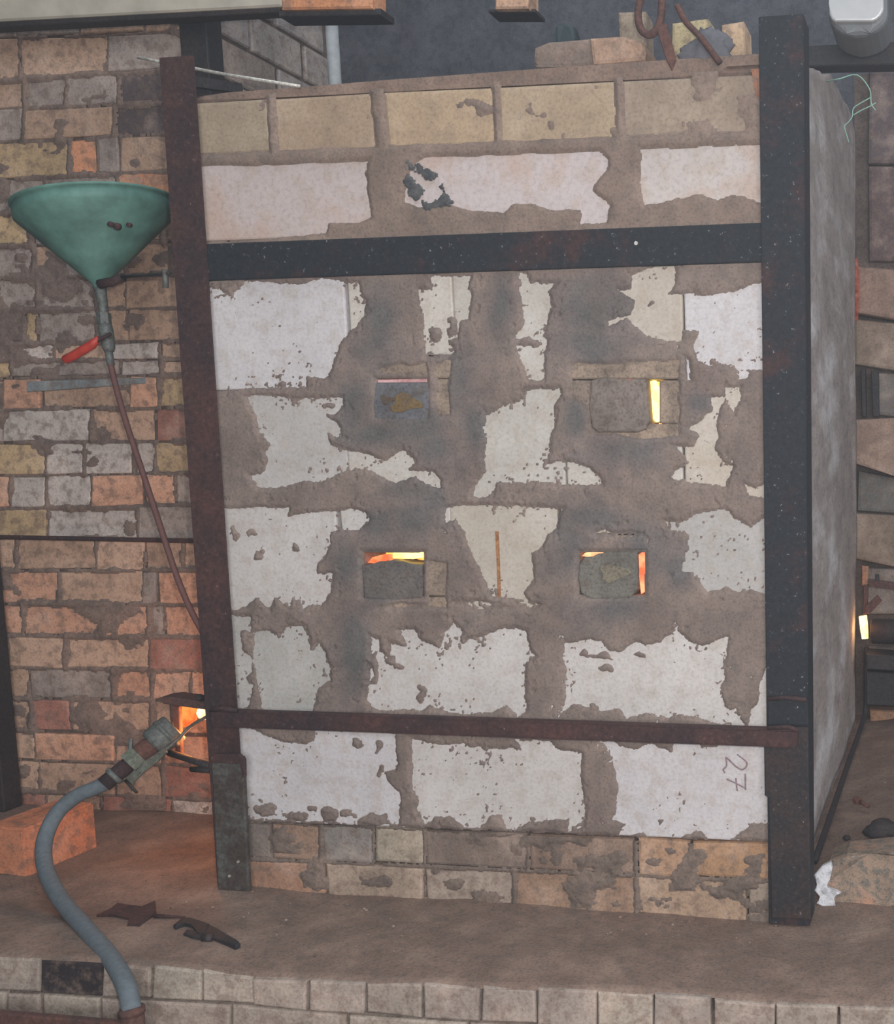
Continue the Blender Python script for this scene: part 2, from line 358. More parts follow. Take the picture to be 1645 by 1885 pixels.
ROWS = [  # joints and colours per course, from the left
    ([-160, 30, 150, 268, 400], [B_G, B_G, B_T, B_T]),
    ([-200, 35, 200, 400], [B_T, B_T, B_G]),
    ([-180, 45, 122, 217, 400], [B_T, B_G, B_G, B_D]),
    ([-150, 45, 210, 400], [B_G, B_T, B_D]),
    ([-120, 127, 180, 222, 400], [B_Y, B_O, B_G, B_T]),
    ([-190, 80, 215, 400], [B_G, B_G, B_O]),
    ([-140, 57, 190, 300, 400], [B_Y, B_G, B_T, B_T]),
    ([-180, 62, 120, 230, 400], [B_G, B_T, B_G, B_T]),
    ([-120, 70, 178, 232, 400], [B_G, B_G, B_T, B_T]),
    ([-200, 42, 68, 180, 235, 400], [B_D, B_Y, B_G, B_T, B_T]),
    ([-160, 20, 100, 200, 292, 400], [B_T, B_W, B_T, B_W, B_T]),
    ([-190, 20, 220, 296, 400], [B_Y, B_G, B_W, B_T]),
    ([-110, 5, 78, 240, 292, 410], [B_T, B_P, B_T, B_P, B_Y]),
    ([-190, 6, 168, 285, 420], [B_G, B_W, B_T, B_R]),
    ([-120, 86, 155, 246, 285, 420], [B_Y, B_W, B_W, B_W, B_Y]),
    ([-190, 20, 85, 170, 265, 322, 420], [B_P, B_W, B_W, B_P, B_P, B_G]),
    ([-140, 88, 256, 420], [B_Y, B_W, B_G]),
    ([-190, 30, 178, 265, 335, 430], [B_T, B_T, B_T, B_T, B_T]),
    ([-120, 108, 262, 292, 440], [B_P, B_T, B_G, B_P]),
    ([-180, 42, 190, 274, 302, 440], [B_P, B_P, B_P, B_G, B_P]),
    ([-130, 15, 120, 276, 450], [B_P, B_T, B_T, B_R]),
    ([-170, 52, 208, 280, 350, 450], [B_T, B_G, B_P, B_P, B_P]),
    ([-130, 58, 132, 280, 316, 460], [B_T, B_R, B_T, B_T, B_P]),
    ([-170, 65, 214, 300, 460], [B_T, B_P, B_T, B_P]),
    ([-130, 72, 212, 300, 460], [B_T, B_T, B_T, B_R]),
    ([-170, 85, 185, 318, 470], [B_R, B_T, B_R, B_W]),
    ([-170, 20, 130, 240, 350, 470], [B_T] * 5)]
SEG = []                                                   # joint lines for the smeared mortar
XLIM = W(385, 100, YB)[0]
for r, (js, cs) in enumerate(ROWS):
    ya, yb = LN[r], LN[r + 1]
    def yy(l, x): return l[0] + (l[1] - l[0]) * x / 330.0
    for i in range(len(js) - 1):
        xa, xb = js[i], js[i + 1]
        g = 2.2
        q = [(xa + g, yy(ya, xa) + g), (xb - g, yy(ya, xb) + g), (xb - g, yy(yb, xb) - g), (xa + g, yy(yb, xa) - g)]
        fr = [W(x, y, YB) for x, y in q]
        for p in fr: p[0] = min(p[0], XLIM)
        if fr[1][0] - fr[0][0] < 0.02: continue
        out = random.uniform(-.004, .005); fr = [p - np.array([0, out, 0]) for p in fr]
        k = random.uniform(1.12, 1.46)
        bm_obj('brick', prism_bm(fr, [p + np.array([0, .11, 0]) for p in fr], 0.004, 2, 0.003), M_brick, wl, tuple(min(1, c * k) for c in cs[i]))
        SEG.append((xb, yy(ya, xb), xb, yy(yb, xb), random.uniform(0, 1)))
    SEG.append((-200, yy(yb, -200), 470, yy(yb, 470), random.uniform(0.2, .8)))
def seg_mask(x, y, segs, w0, w1):
    best = np.full(x.shape, -99.0)
    for (ax, ay, bx, by, k) in segs:
        ex, ey = bx - ax, by - ay; t = np.clip(((x - ax) * ex + (y - ay) * ey) / (ex * ex + ey * ey), 0, 1)
        d = np.hypot(x - ax - t * ex, y - ay - t * ey); best = np.maximum(best, w0 + (w1 - w0) * k - d)
    return best
def left_smear(x, y):
    s = seg_mask(x, y, SEG, 1.0, 7.0) + 6.0 * fbm(x, y, 0.02) + 4.0 * fbm(x + 300, y, 0.10, 3) - 2.0
    s = np.maximum(s, 22 * fbm(x + 77, y * 1.4, 0.012, 5) - 9)
    h = np.clip(s * 0.0009, -0.003, 0.004) + 0.0006 * fbm(x, y, 0.2)
    k = 0.5 + 0.5 * fbm(x, y + 500, 0.01, 3)
    tone = np.outer(1 - k, sc(152, 128, 114)) + np.outer(k, sc(132, 116, 108))
    return h, tone
sheet('mortar_smear', W(-90, 900, YB)[0], XLIM - 0.004, 0.0, 2.10, 0.004, YB - 0.003, left_smear, M_smear, wl)
# thin dark ledge strip running across the wall
led = [W(-200, 984, YB), W(372, 995, YB)]
bm = bmesh.new(); tube_bm(bm, [led[0] - np.array([0, .012, 0]), led[1] - np.array([0, .012, 0])], 0.006, 8); bm_obj('ledge_strip', bm, M_steelr, wl)
# pale slot in the wall under the valve
slab('slot_tile', [(48, 702), (268, 695), (268, 706), (48, 722)], YB - 0.008, 0.03, M_brick, wl, sc(150, 156, 158), 0.002)
# right-hand return of that wall, running back
ws = tag(box('wall_return', XLIM, XLIM + 0.012, YB + 0.01, 0.93, 1.2, 2.35, M_mortar), 'return of the old kiln wall behind the dark corner post', kind='structure')
for r in range(8):
    z0 = 1.58 + r * 0.102
    off = 0.0 if r % 2 else -0.11
    y = YB + 0.015 + off
    while y < 0.92:
        a, b = max(y, YB + 0.012), min(y + 0.225, 0.915)
        if b - a > 0.03:
            bm = bmesh.new(); box_bm(bm, XLIM + 0.004, XLIM + 0.02 + random.uniform(0, .006), a + .004, b - .004, z0 + .004, z0 + .098)
            bmesh.ops.bevel(bm, geom=list(bm.edges), offset=.004, segments=1, affect='EDGES')
            bm_obj('brick', bm, M_brick, ws, random.choice([B_G, sc(168, 160, 158), sc(176, 166, 160)]))
        y += 0.235
tube('pale_edge', [(XLIM + .03, .935, 1.2), (XLIM + .032, .935, 1.75), (XLIM + .022, .94, 2.0), (XLIM + .018, .94, 2.35)], 0.02, plain('pale_putty', sc(176, 180, 182), .9), ws)

# ---- far dark wall
tag(box('wall_back', -3.2, 2.4, 2.30, 2.42, -0.1, 3.2, M_dark), 'dark sooty wall far behind the furnace top', kind='structure')

# ---- furnace front wall
XL, XR = -1.226, -0.0
wf = box('wall_front', XL, XR - 0.03, 0.10, 0.30, -0.05, 1.66, M_mortar)
tag(wf, 'furnace front of large whitewashed refractory blocks smeared with grey mud', kind='structure')
def ly(x, xa, ya, xb, yb): return ya + (yb - ya) * (x - xa) / (xb - xa)
R_A0 = lambda x: ly(x, 358, 185, 1395, 132); R_A1 = lambda x: ly(x, 365, 291, 1400, 250)
R_B0 = lambda x: ly(x, 368, 300, 1400, 255); R_B1 = lambda x: ly(x, 378, 446, 1400, 409)
R_C0 = lambda x: ly(x, 382, 508, 1405, 476); R_C1 = lambda x: ly(x, 398, 719, 1405, 704)
R_D1 = lambda x: ly(x, 415, 930, 1408, 924); R_E1 = lambda x: ly(x, 430, 1128, 1410, 1142)
R_F1 = lambda x: ly(x, 440, 1325, 1410, 1352); R_G1 = lambda x: ly(x, 452, 1512, 1413, 1551)
R_H1 = lambda x: ly(x, 458, 1582, 1413, 1623); R_I1 = lambda x: ly(x, 460, 1655, 1415, 1704)
LX = lambda y: ly(y, 185, 358, 1645, 462)                  # left limit of the masonry
def wblock(name, xa, xb, top, bot, m, col, g=1.3, bevel=0.004, out=0.0, jit=0.0015, depth=0.12):
    ta = top(xa) if callable(top) else top; tb = top(xb) if callable(top) else top
    ba = bot(xa) if callable(bot) else bot; bb = bot(xb) if callable(bot) else bot
    # joints follow the plumb of the wall
    lean = lambda x, y: x + (y - (ta + ba) / 2) * ly(x, 430, 0.0686, 1440, 0.009)
    q = [(lean(xa, ta) + g, ta + g), (lean(xb, tb) - g, tb + g), (lean(xb, bb) - g, bb - g), (lean(xa, ba) + g, ba - g)]
    return slab(name, q, -out, depth, m, wf, col, bevel, jit, 2)
YEL = sc(196, 176, 146)
for xa, xb, c in ((355, 501, sc(170, 152, 130)), (501, 692, sc(179, 155, 131)), (706, 912, sc(188, 163, 135)), (915, 1138, sc(182, 160, 135)), (1140, 1402, sc(158, 140, 124))):
    wblock('block', xa, xb, R_A0, R_A1, M_fire, c, 2.5, 0.008)
PW = sc(214, 202, 196)
for xa, xb, c in ((364, 712, sc(200, 186, 182)), (714, 1131, sc(204, 192, 190)), (1136, 1405, sc(202, 192, 187))):
    wblock('block', xa, xb, R_B0, R_B1, M_pinkw, c, 2.0)
WH, WG, WT, WP = sc(210, 205, 206), sc(192, 187, 183), sc(192, 179, 162), sc(206, 200, 196)
PORTS = {  # surround left,right,top,bottom  / opening left,right,top,bottom
    'TL': ((640, 835, 655, 800), (693, 785, 697, 766)), 'TR': ((1040, 1258, 658, 812), (1088, 1213, 699, 780)),
    'BL': ((625, 830, 985, 1128), (668, 779, 1017, 1098)), 'BR': ((1030, 1230, 985, 1138), (1066, 1186, 1017, 1096))}
for xa, xb, t, b, c in ((376, 640, R_C0, R_C1, WH), (640, 835, R_C0, 655, sc(208, 200, 190)), (835, 1040, R_C0, R_C1, sc(198, 191, 182)), (1040, 1258, R_C0, 658, sc(194, 183, 170)), (1258, 1415, R_C0, R_C1, WH),
                        (396, 640, R_C1, R_D1, WG), (640, 835, 800, R_D1, sc(204, 197, 189)), (835, 1040, R_C1, R_D1, sc(196, 190, 182)), (1040, 1258, 812, R_D1, sc(204, 197, 188)), (1258, 1415, R_C1, R_D1, sc(198, 186, 172)),
                        (412, 625, R_D1, R_E1, WP), (625, 830, R_D1, 985, sc(208, 203, 198)), (830, 1030, R_D1, R_E1, sc(194, 184, 171)), (1030, 1230, R_D1, 985, WT), (1230, 1415, R_D1, R_E1, sc(182, 178, 174)),
                        (426, 640, R_E1, R_F1, sc(184, 181, 176)), (640, 1005, R_E1, R_F1, WP), (1005, 1415, R_E1, R_F1, WP),
                        (440, 742, R_F1, R_G1, WH), (742, 1092, R_F1, R_G1, WP), (1092, 1418, R_F1, R_G1, WH)):
    wblock('block', xa, xb, t, b, M_block, c)
HC = [sc(132, 122, 114), sc(170, 140, 120), sc(150, 142, 136), sc(176, 164, 146), sc(138, 122, 112), sc(156, 132, 116), sc(186, 150, 122), sc(184, 146, 114)]
HJ = [448, 498, 591, 686, 781, 971, 1170, 1270, 1418]
for i in range(8): wblock('brick', HJ[i], HJ[i + 1], R_G1, R_H1, M_brick, HC[i], 2.5, 0.007, random.uniform(-.002, .003), 0.003)
IJ = [450, 599, 781, 946, 1171, 1376, 1420]
IC = [sc(180, 140, 116), sc(176, 156, 138), sc(178, 160, 146), sc(168, 138, 116), sc(184, 156, 132), sc(176, 158, 142)]
for i in range(6): wblock('brick', IJ[i], IJ[i + 1], R_H1, R_I1, M_brick, IC[i], 2.2, 0.006, random.uniform(-.002, .002), 0.003)
# firing ports: four port bricks round each opening, the hot chamber behind
PT = [sc(168, 148, 130), sc(148, 132, 120), sc(158, 140, 124)]
def port(key, hotm, left_low=False):
    (a, b, t, u), (oa, ob, ot, ou) = PORTS[key]
    for k, q in enumerate((((a, t), (b, t), (b, ot), (a, ot)), ((a, ou), (b, ou), (b, u), (a, u)), ((a, ot), (oa, ot), (oa, ou), (a, ou)), ((ob, ot), (b, ot), (b, ou), (ob, ou)))):
        q = [(x + (.4 if i in (0, 3) else -.4), y + (.4 if i < 2 else -.4)) for i, (x, y) in enumerate(q)]
        slab('port_brick', q, -0.001, 0.10, M_port, wf, PT[(k + len(key)) % 3], 0.003, 0.001)
    e = [W(x, y, 0.094) for x, y in ((oa - 4, ot - 4), (ob + 4, ot - 4), (ob + 4, ou + 4), (oa - 4, ou + 4))]
    bm_obj('hot_chamber', prism_bm(e, [p + np.array([0, .004, 0]) for p in e]), hotm, wf)
port('TL', H_pink); port('TR', H_yellow); port('BL', H_amber); port('BR', H_orange)

# mud plaster: grey-brown smear over the joints; the outlines below are the patches it leaves bare
BARE = [
    [(383,529),(403,532),(422,545),(439,532),(452,516),(518,521),(557,522),(596,513),(646,519),(660,519),(665,542),(677,555),(669,585),(655,605),(632,624),(619,654),(609,680),(603,697),(567,697),(565,715),(380,722),(370,634)],
    [(767,529),(793,532),(790,506),(866,506),(862,529),(870,539),(862,588),(849,591),(843,621),(826,628),(839,647),(829,657),(783,659),(777,628),(777,582),(770,562)],
    [(452,729),(491,726),(544,733),(590,733),(632,729),(632,749),(616,765),(603,765),(623,779),(632,802),(616,808),(603,798),(610,818),(646,828),(675,834),(708,848),(741,825),(760,841),(767,854),(751,864),(797,867),(813,884),(810,900),(784,893),(764,880),(728,890),(708,884),(682,867),(655,864),(623,874),(587,890),(557,887),(524,897),(501,900),(472,897),(458,874),(481,871),(491,848),(485,834),(495,818),(475,795),(468,765)],
    [(953,498),(969,502),(976,519),(1026,519),(1012,537),(1015,565),(1008,590),(1001,618),(1008,625),(1003,653),(1001,696),(992,703),(969,699),(962,674),(948,643),(945,618),(962,597),(959,562),(952,533)],
    [(1160,505),(1213,485),(1244,485),(1244,526),(1230,541),(1276,537),(1290,542),(1354,533),(1420,512),(1420,682),(1382,682),(1375,699),(1354,703),(1350,678),(1325,671),(1308,678),(1283,667),(1273,639),(1283,611),(1258,611),(1255,629),(1223,629),(1191,618),(1167,600),(1153,586),(1121,600),(1117,590),(1160,579),(1167,555),(1132,533),(1160,530)],
    [(1258,655),(1270,660),(1272,700),(1260,703)],
    [(994,713),(1029,713),(1033,727),(1022,745),(1022,780),(1015,808),(1012,833),(1008,851),(1029,844),(1057,851),(1086,861),(1107,879),(1110,893),(1079,897),(1036,893),(966,891),(916,890),(906,914),(881,918),(867,914),(871,893),(892,868),(888,840),(892,805),(885,787),(895,763),(923,745),(966,731),(955,717)],
    [(1308,731),(1336,731),(1325,752),(1318,773),(1322,808),(1315,826),(1332,851),(1350,858),(1340,882),(1336,897),(1301,895),(1265,890),(1230,882),(1241,865),(1265,851),(1244,826),(1234,819),(1276,822),(1287,801),(1262,787),(1283,780),(1301,763)],
    [(1332,713),(1364,710),(1364,735),(1350,763),(1336,742)],
    [(1368,890),(1389,900),(1420,884),(1420,920),(1378,914)],
    [(405,935),(475,933),(532,935),(529,951),(557,944),(601,941),(646,935),(671,941),(683,957),(658,979),(608,979),(608,1004),(598,1026),(585,1039),(585,1055),(614,1055),(608,1090),(598,1109),(589,1115),(576,1112),(557,1121),(551,1105),(538,1105),(532,1121),(519,1112),(506,1102),(497,1124),(484,1115),(472,1099),(453,1118),(425,1128),(405,1026)],
    [(819,963),(819,935),(848,928),(900,928),(1040,933),(1029,953),(1026,974),(1008,985),(998,1009),(980,1020),(983,1069),(966,1090),(973,1108),(930,1103),(906,1101),(881,1052),(860,1006),(854,979),(838,960)],
    [(1216,956),(1248,960),(1283,942),(1336,935),(1354,953),(1382,967),(1420,940),(1420,1101),(1382,1087),(1361,1092),(1336,1083),(1301,1092),(1287,1076),(1273,1059),(1248,1055),(1255,1027),(1265,1006),(1262,985),(1234,978)],
    [(1090,983),(1112,972),(1125,980),(1160,978),(1182,984),(1140,988)],
    [(835,1108),(880,1104),(930,1112),(965,1106),(1000,1112),(975,1122),(930,1118),(880,1126)],
    [(420,1131),(462,1134),(462,1162),(443,1162),(446,1200),(462,1210),(465,1235),(453,1248),(468,1263),(456,1305),(430,1305)],
    [(468,1162),(497,1159),(513,1172),(525,1153),(557,1150),(570,1169),(573,1194),(585,1181),(601,1200),(608,1235),(608,1254),(585,1270),(576,1316),(484,1316),(472,1267),(465,1216)],
    [(680,1169),(699,1175),(702,1197),(715,1207),(715,1181),(744,1188),(734,1159),(763,1156),(775,1178),(807,1188),(816,1162),(835,1143),(851,1162),(848,1178),(873,1175),(895,1165),(906,1161),(927,1154),(969,1157),(976,1196),(987,1207),(969,1221),(968,1253),(969,1313),(952,1323),(931,1302),(906,1313),(881,1316),(854,1318),(823,1314),(788,1301),(775,1311),(744,1308),(706,1311),(683,1305),(671,1289),(683,1222),(680,1194)],
    [(1040,1182),(1057,1182),(1086,1175),(1107,1182),(1124,1200),(1142,1200),(1156,1189),(1170,1179),(1188,1189),(1216,1179),(1244,1161),(1262,1175),(1290,1189),(1318,1179),(1340,1171),(1336,1207),(1332,1253),(1325,1267),(1332,1298),(1357,1316),(1371,1337),(1329,1334),(1283,1320),(1251,1316),(1230,1320),(1195,1313),(1153,1323),(1142,1305),(1107,1309),(1057,1295),(1029,1316),(1040,1291),(1043,1235),(1036,1210)],
    [(1415,1200),(1415,1340),(1378,1337),(1382,1305),(1392,1298),(1400,1253)],
    [(430,1335),(469,1341),(488,1352),(521,1366),(564,1369),(577,1359),(577,1340),(675,1345),(728,1352),(731,1402),(728,1418),(708,1421),(718,1444),(736,1457),(736,1520),(700,1522),(440,1508)],
    [(756,1356),(784,1366),(833,1369),(853,1366),(866,1375),(882,1372),(892,1382),(900,1378),(940,1376),(958,1381),(944,1359),(1013,1363),(1024,1378),(1071,1387),(1071,1436),(1079,1487),(1075,1523),(1039,1538),(1046,1509),(1006,1512),(969,1516),(936,1538),(922,1505),(900,1502),(899,1507),(886,1526),(856,1526),(823,1503),(800,1507),(780,1520),(767,1487),(771,1474),(757,1454)],
    [(1104,1363),(1133,1363),(1141,1374),(1170,1379),(1199,1367),(1210,1374),(1236,1385),(1239,1367),(1279,1365),(1290,1376),(1319,1374),(1327,1362),(1425,1362),(1425,1520),(1385,1518),(1352,1542),(1341,1551),(1298,1547),(1290,1534),(1261,1538),(1250,1549),(1199,1545),(1177,1534),(1148,1542),(1133,1542),(1152,1516),(1126,1509),(1133,1487),(1137,1454),(1130,1418),(1122,1381)],
]
CLEAN = [[(oa - 3, ot - 3), (ob + 3, ot - 3), (ob + 3, ou + 3), (oa - 3, ou + 3)] for (_, (oa, ob, ot, ou)) in PORTS.values()]
PARTLY = [[(1046, 662), (1254, 660), (1256, 808), (1180, 812), (1090, 800), (1080, 760), (1046, 740)], [(795, 662), (833, 660), (833, 768), (800, 772)], [(782, 1025), (826, 1030), (826, 1124), (690, 1124), (690, 1108), (782, 1104)], [(690, 672), (790, 662), (790, 694), (690, 694)]]
DAUBS = [(800, 614, 11, 13), (833, 601, 9, 14), (968, 628, 24, 6), (479, 1024, 7, 6), (543, 1012, 5, 6), (431, 985, 5, 10), (462, 985, 4, 5), (774, 1279, 6, 15), (1093, 1302, 8, 9), (1117, 1231, 11, 6), (1107, 1209, 22, 6),
         (1075, 1205, 9, 7), (1178, 1203, 10, 6), (718, 1215, 8, 8), (690, 1230, 5, 22), (730, 1228, 6, 5), (485, 1490, 17, 9), (606, 1500, 14, 14), (544, 1503, 16, 7), (685, 1509, 24, 11), (639, 1500, 10, 6), (577, 1487, 8, 6), (658, 1367, 8, 7), (695, 1375, 5, 9),
         (1310, 700, 28, 18), (1290, 745, 18, 22), (605, 745, 10, 6), (720, 1530, 20, 6), (1195, 556, 5, 4), (690, 552, 4, 3), (925, 1115, 30, 5), (1260, 640, 9, 14), (1215, 1512, 5, 3), (700, 1420, 4, 8)]
SOOT = [(700,570,38,60),(690,640,50,45),(650,740,40,60),(700,800,70,25),(760,790,70,40),(845,700,30,70),(800,830,50,40),(745,900,60,30),(765,955,55,40),(690,960,45,30),(640,1040,40,60),(655,1200,34,110),(700,1090,60,20),
        (1100,560,75,60),(1080,640,70,40),(1150,830,80,38),(1060,770,20,45),(875,780,34,60),(1050,1000,45,60),(1190,1010,55,60),(1130,1120,80,30),(1090,960,70,30),(1250,1050,30,50),(800,940,34,45),(1290,740,22,22),(920,560,26,70)]
def mud(x, y):
    w = np.full(x.shape, 1e9)
    for p in BARE: w = np.minimum(w, poly_sd(x, y, p))
    ragged = 3.2 * fbm(x, y, 0.06, 4, 0.6) + 3.0 * fbm(x + 50, y + 90, 0.22, 3, 0.6)
    w = w + ragged
    w = np.maximum(w, 13 * (fbm(x + 11, y, 0.16, 3, 0.55) - 0.73) + 5 * fbm(x, y + 400, 0.015, 2) + 0.10 * np.clip(w, -40, 0) + 2.5)      # specks of mud left on the bare patches
    w = np.where((fbm(x + 900, y, 0.11, 4, 0.6) > 0.42) & (w < 20), np.minimum(w, -1.0), w)        # and bare flecks near their rims
    wx = 9 * fbm(x + 700, y, 0.07, 3); wy = 9 * fbm(x, y + 700, 0.07, 3)
    for (cx, cy, rx, ry) in DAUBS:
        d = (1 - np.hypot((x + wx - cx) / rx, (y + wy - cy) / ry)) * min(rx, ry) + ragged * 0.5
        w = np.maximum(w, d)
    for p in PARTLY: w = np.minimum(w, poly_sd(x, y, p) + 6 + 7 * fbm(x, y, 0.045, 4))
    for p in CLEAN: w = np.minimum(w, poly_sd(x, y, p))
    # lower edge of the sheet stops at the brick courses
    lim = np.interp(x, [440, 1413], [1508, 1548]) - y + 3 * fbm(x, y, 0.08)
    w = np.minimum(w, lim)
    h = np.clip(w * 0.0008, -0.003, 0.0042) + np.where(w > 3, 0.0009 * fbm(x, y, 0.05, 4), 0)
    s = np.zeros(x.shape)
    for (cx, cy, rx, ry) in SOOT: s = np.maximum(s, np.exp(-(((x - cx) / rx) ** 2 + ((y - cy) / ry) ** 2)))
    s = np.clip(s * 1.15 + 0.7 * fbm(x, y, 0.02, 5, .6) - 0.12, 0, 1)
    k = 0.5 + 0.5 * fbm(x + 40, y + 800, 0.012, 4)
    brown = np.outer(1 - k, sc(147, 131, 121)) + np.outer(k, sc(133, 117, 110))
    tone = brown * (1 - s[:, None]) + np.outer(s, SOOTC)
    return h, tone
sheet('mud_plaster', XL - 0.005, XR - 0.012, 0.13, 1.335, 0.0028, -0.0015, mud, M_mud, wf)
# mud on the pink-white course and the yellow course above the beam
BARE2 = [
    [(340,308),(504,296),(681,290),(674,320),(678,357),(686,402),(661,412),(606,412),(600,432),(520,440),(382,448),(350,440)],
    [(790,284),(842,277),(1039,271),(1097,270),(1119,292),(1119,314),(1090,350),(1123,376),(1119,412),(1064,416),(1068,387),(1017,390),(980,379),(944,379),(929,394),(867,390),(820,379),(770,385),(745,372),(745,330),(765,300)],
    [(1177,272),(1425,252),(1425,380),(1395,374),(1367,361),(1345,361),(1320,374),(1283,359),(1258,365),(1185,379),(1174,336)]]
SEG2 = [(498, 180, 504, 285, .8), (692, 170, 706, 275, 1.6), (912, 158, 917, 262, .5), (1138, 148, 1143, 256, .6)]
def mud_top(x, y):
    w = np.full(x.shape, 1e9)
    for p in BARE2: w = np.minimum(w, poly_sd(x, y, p))
    w = w + 4 * fbm(x, y, 0.03, 4) + 2 * fbm(x, y, 0.2, 3)
    bed = 0.5 * (R_A1(x) + R_B0(x))
    up = 11 - np.abs(y - bed) + 4 * fbm(x, y, 0.03, 4)
    wa = np.maximum(seg_mask(x, y, SEG2, 3.0, 8.0) + 3 * fbm(x, y, 0.05), up)
    wa = np.maximum(wa, 20 * fbm(x + 60, y, 0.02, 4) - 9 + smooth01(1100, 1300, x) * 8)
    w = np.where(y > bed, np.maximum(w, up), wa)
    w = np.minimum(w, y - R_A0(x) + 3)
    h = np.clip(w * 0.0008, -0.003, 0.004) + np.where(w > 3, 0.0008 * fbm(x, y, 0.05, 4), 0)
    k = 0.5 + 0.5 * fbm(x, y, 0.02, 3)
    tone = np.outer(1 - k, sc(150, 131, 118)) + np.outer(k, sc(134, 116, 106))
    soot = np.exp(-(((x - 783) * .8 + (y - 345) * .35) / 26) ** 2 - (((y - 345) * .9 - (x - 783) * .5) / 38) ** 2)
    soot = np.clip(soot * 1.5 + 0.5 * fbm(x, y, 0.08, 3) - 0.35, 0, 1) * (np.hypot(x - 797, y - 350) > 13)
    soot = soot * (np.hypot(x - 783, y - 345) < 62)
    return h, tone * (1 - soot[:, None]) + np.outer(soot, sc(58, 64, 68))
sheet('mud_plaster', XL - 0.005, XR - 0.012, 1.40, 1.73, 0.0032, -0.0015, mud_top, M_mud, wf)
# the sooty knocked-out scar on the pink-white course
SCAR = [[(740, 332), (752, 322), (764, 336), (776, 344), (778, 358), (766, 368), (752, 360), (748, 346)], [(764, 304), (772, 300), (784, 312), (800, 322), (796, 332), (784, 330), (776, 320), (768, 322)],
        [(800, 330), (812, 338), (822, 356), (833, 372), (826, 380), (812, 380), (796, 390), (778, 388), (770, 374), (778, 368), (792, 372), (806, 366), (816, 354), (806, 342)], [(742, 296), (748, 292), (770, 316), (762, 324)]]
def scar_mask(x, y):
    w = np.full(x.shape, 1e9)
    for p in SCAR: w = np.minimum(w, poly_sd(x, y, p))
    w = -w + 8 * fbm(x, y, 0.06, 4, .6) + 5 * fbm(x, y + 60, 0.25, 3, .6) - 1.5
    k = 0.5 + 0.5 * fbm(x, y, 0.09, 3)
    return np.clip(w * 0.0005, -0.003, 0.0012), np.outer(1 - k, sc(64, 68, 74)) + np.outer(k, sc(112, 110, 108))
sheet('soot_scar', W(725, 345)[0], W(850, 345)[0], W(790, 410)[2], W(790, 282)[2], 0.0018, -0.0048, scar_mask, M_mud, wf, -0.0004)
# dusty mortar cap along the wall top
capq = [(350, 178), (420, 170), (560, 160), (700, 148), (1000, 126), (1200, 112), (1410, 96), (1410, 136), (1140, 148), (900, 160), (500, 180), (350, 190)]
slab('mortar_cap', capq, 0.018, 0.22, M_dust, wf, None, 0.006)
# joints smear on the two brick courses at the foot
SEG3 = [(HJ[i], R_G1(HJ[i]), HJ[i], R_H1(HJ[i]), random.random()) for i in range(1, 8)] + [(IJ[i], R_H1(IJ[i]), IJ[i], R_I1(IJ[i]), random.random()) for i in range(1, 6)]
SEG3 += [(450, R_H1(450), 1418, R_H1(1418), .5), (450, R_G1(450), 1418, R_G1(1418), .6)]
def foot_smear(x, y):
    s = seg_mask(x, y, SEG3, 0.0, 5.0) + 4 * fbm(x, y, 0.03) + 3 * fbm(x, y, 0.15, 3) - 1.5
    s = np.maximum(s, 26 * fbm(x + 300, y * 1.5, 0.016, 5) - 7)
    h = np.clip(s * 0.0008, -0.003, 0.003)
    k = 0.5 + 0.5 * fbm(x, y, 0.02, 3)
    return h, np.outer(1 - k, sc(140, 122, 110)) + np.outer(k, sc(124, 110, 101))
sheet('mortar_smear', XL - 0.005, XR - 0.012, -0.02, 0.15, 0.003, -0.002, foot_smear, M_smear, wf)
# pencilled number
def stroke(pts, r, parent):
    bm = bmesh.new(); P = [W(1310 + a / 13.71, 1370 + b / 13.71, -0.0025) for a, b in pts]
    tube_bm(bm, spline(P, 4) if len(P) > 2 else P, r, 6, flat=1.0)
    for v in bm.verts: v.co.y = -0.0032 + (v.co.y + 0.0025) * 0.25
    bm_obj('stroke', bm, M_ink, parent, smooth=True)
num = empty('written_number', tuple(W(1350, 1420, -0.003))); num.parent = wf
tag(num, 'the number 27 written sideways in purple pencil')
for pts in ([(640, 255), (790, 370), (880, 460), (865, 570), (775, 635), (680, 605), (560, 515), (440, 395), (350, 325)], [(355, 325), (372, 540), (290, 635), (335, 725)],
            [(845, 750), (848, 950), (850, 1150)], [(845, 1110), (640, 1000), (380, 880)], [(610, 850), (618, 1000), (642, 1175)]):
    stroke(pts, 0.0016, num)
# rust run on the middle block
slab('rust_run', [(911, 978), (917, 978), (919, 1030), (921, 1098), (916, 1100), (914, 1040)], -0.002, 0.003, plain('ochre_rust', sc(172, 122, 82), .9, 0, .6, 120), wf, None, 0.0)

# ---- right side of the furnace, running back
XS = -0.005
sd = empty('wall_side', (XS, 0.7, 0)); tag(sd, 'grey plastered right side of the furnace running back from the corner', kind='structure')
bm = bmesh.new(); ny, nz = 70, 110; vs = []
for j in range(nz + 1):
    row = []
    for i in range(ny + 1):
        y = 0.0 + 1.56 * i / ny
        top = float(np.interp(y, [0, .3, .9, 1.3, 1.56], [1.70, 1.79, 1.95, 1.99, 1.97])) + 0.012 * fbm(np.array([y]), np.array([3.0]), 9, 3)[0]
        z = -0.04 + (top + 0.04) * j / nz
        a = np.array([y * 3.0]); b = np.array([z])
        x = XS + 0.006 * fbm(a * .5, b, 3, 3)[0]
        row.append(bm.verts.new((x, y, z)))
    vs.append(row)
for j in range(nz):
    for i in range(ny): bm.faces.new((vs[j][i], vs[j][i + 1], vs[j + 1][i + 1], vs[j + 1][i]))
bl = [[bm.verts.new((v.co.x - 0.10, v.co.y, v.co.z)) for v in vs[nz]]][0]
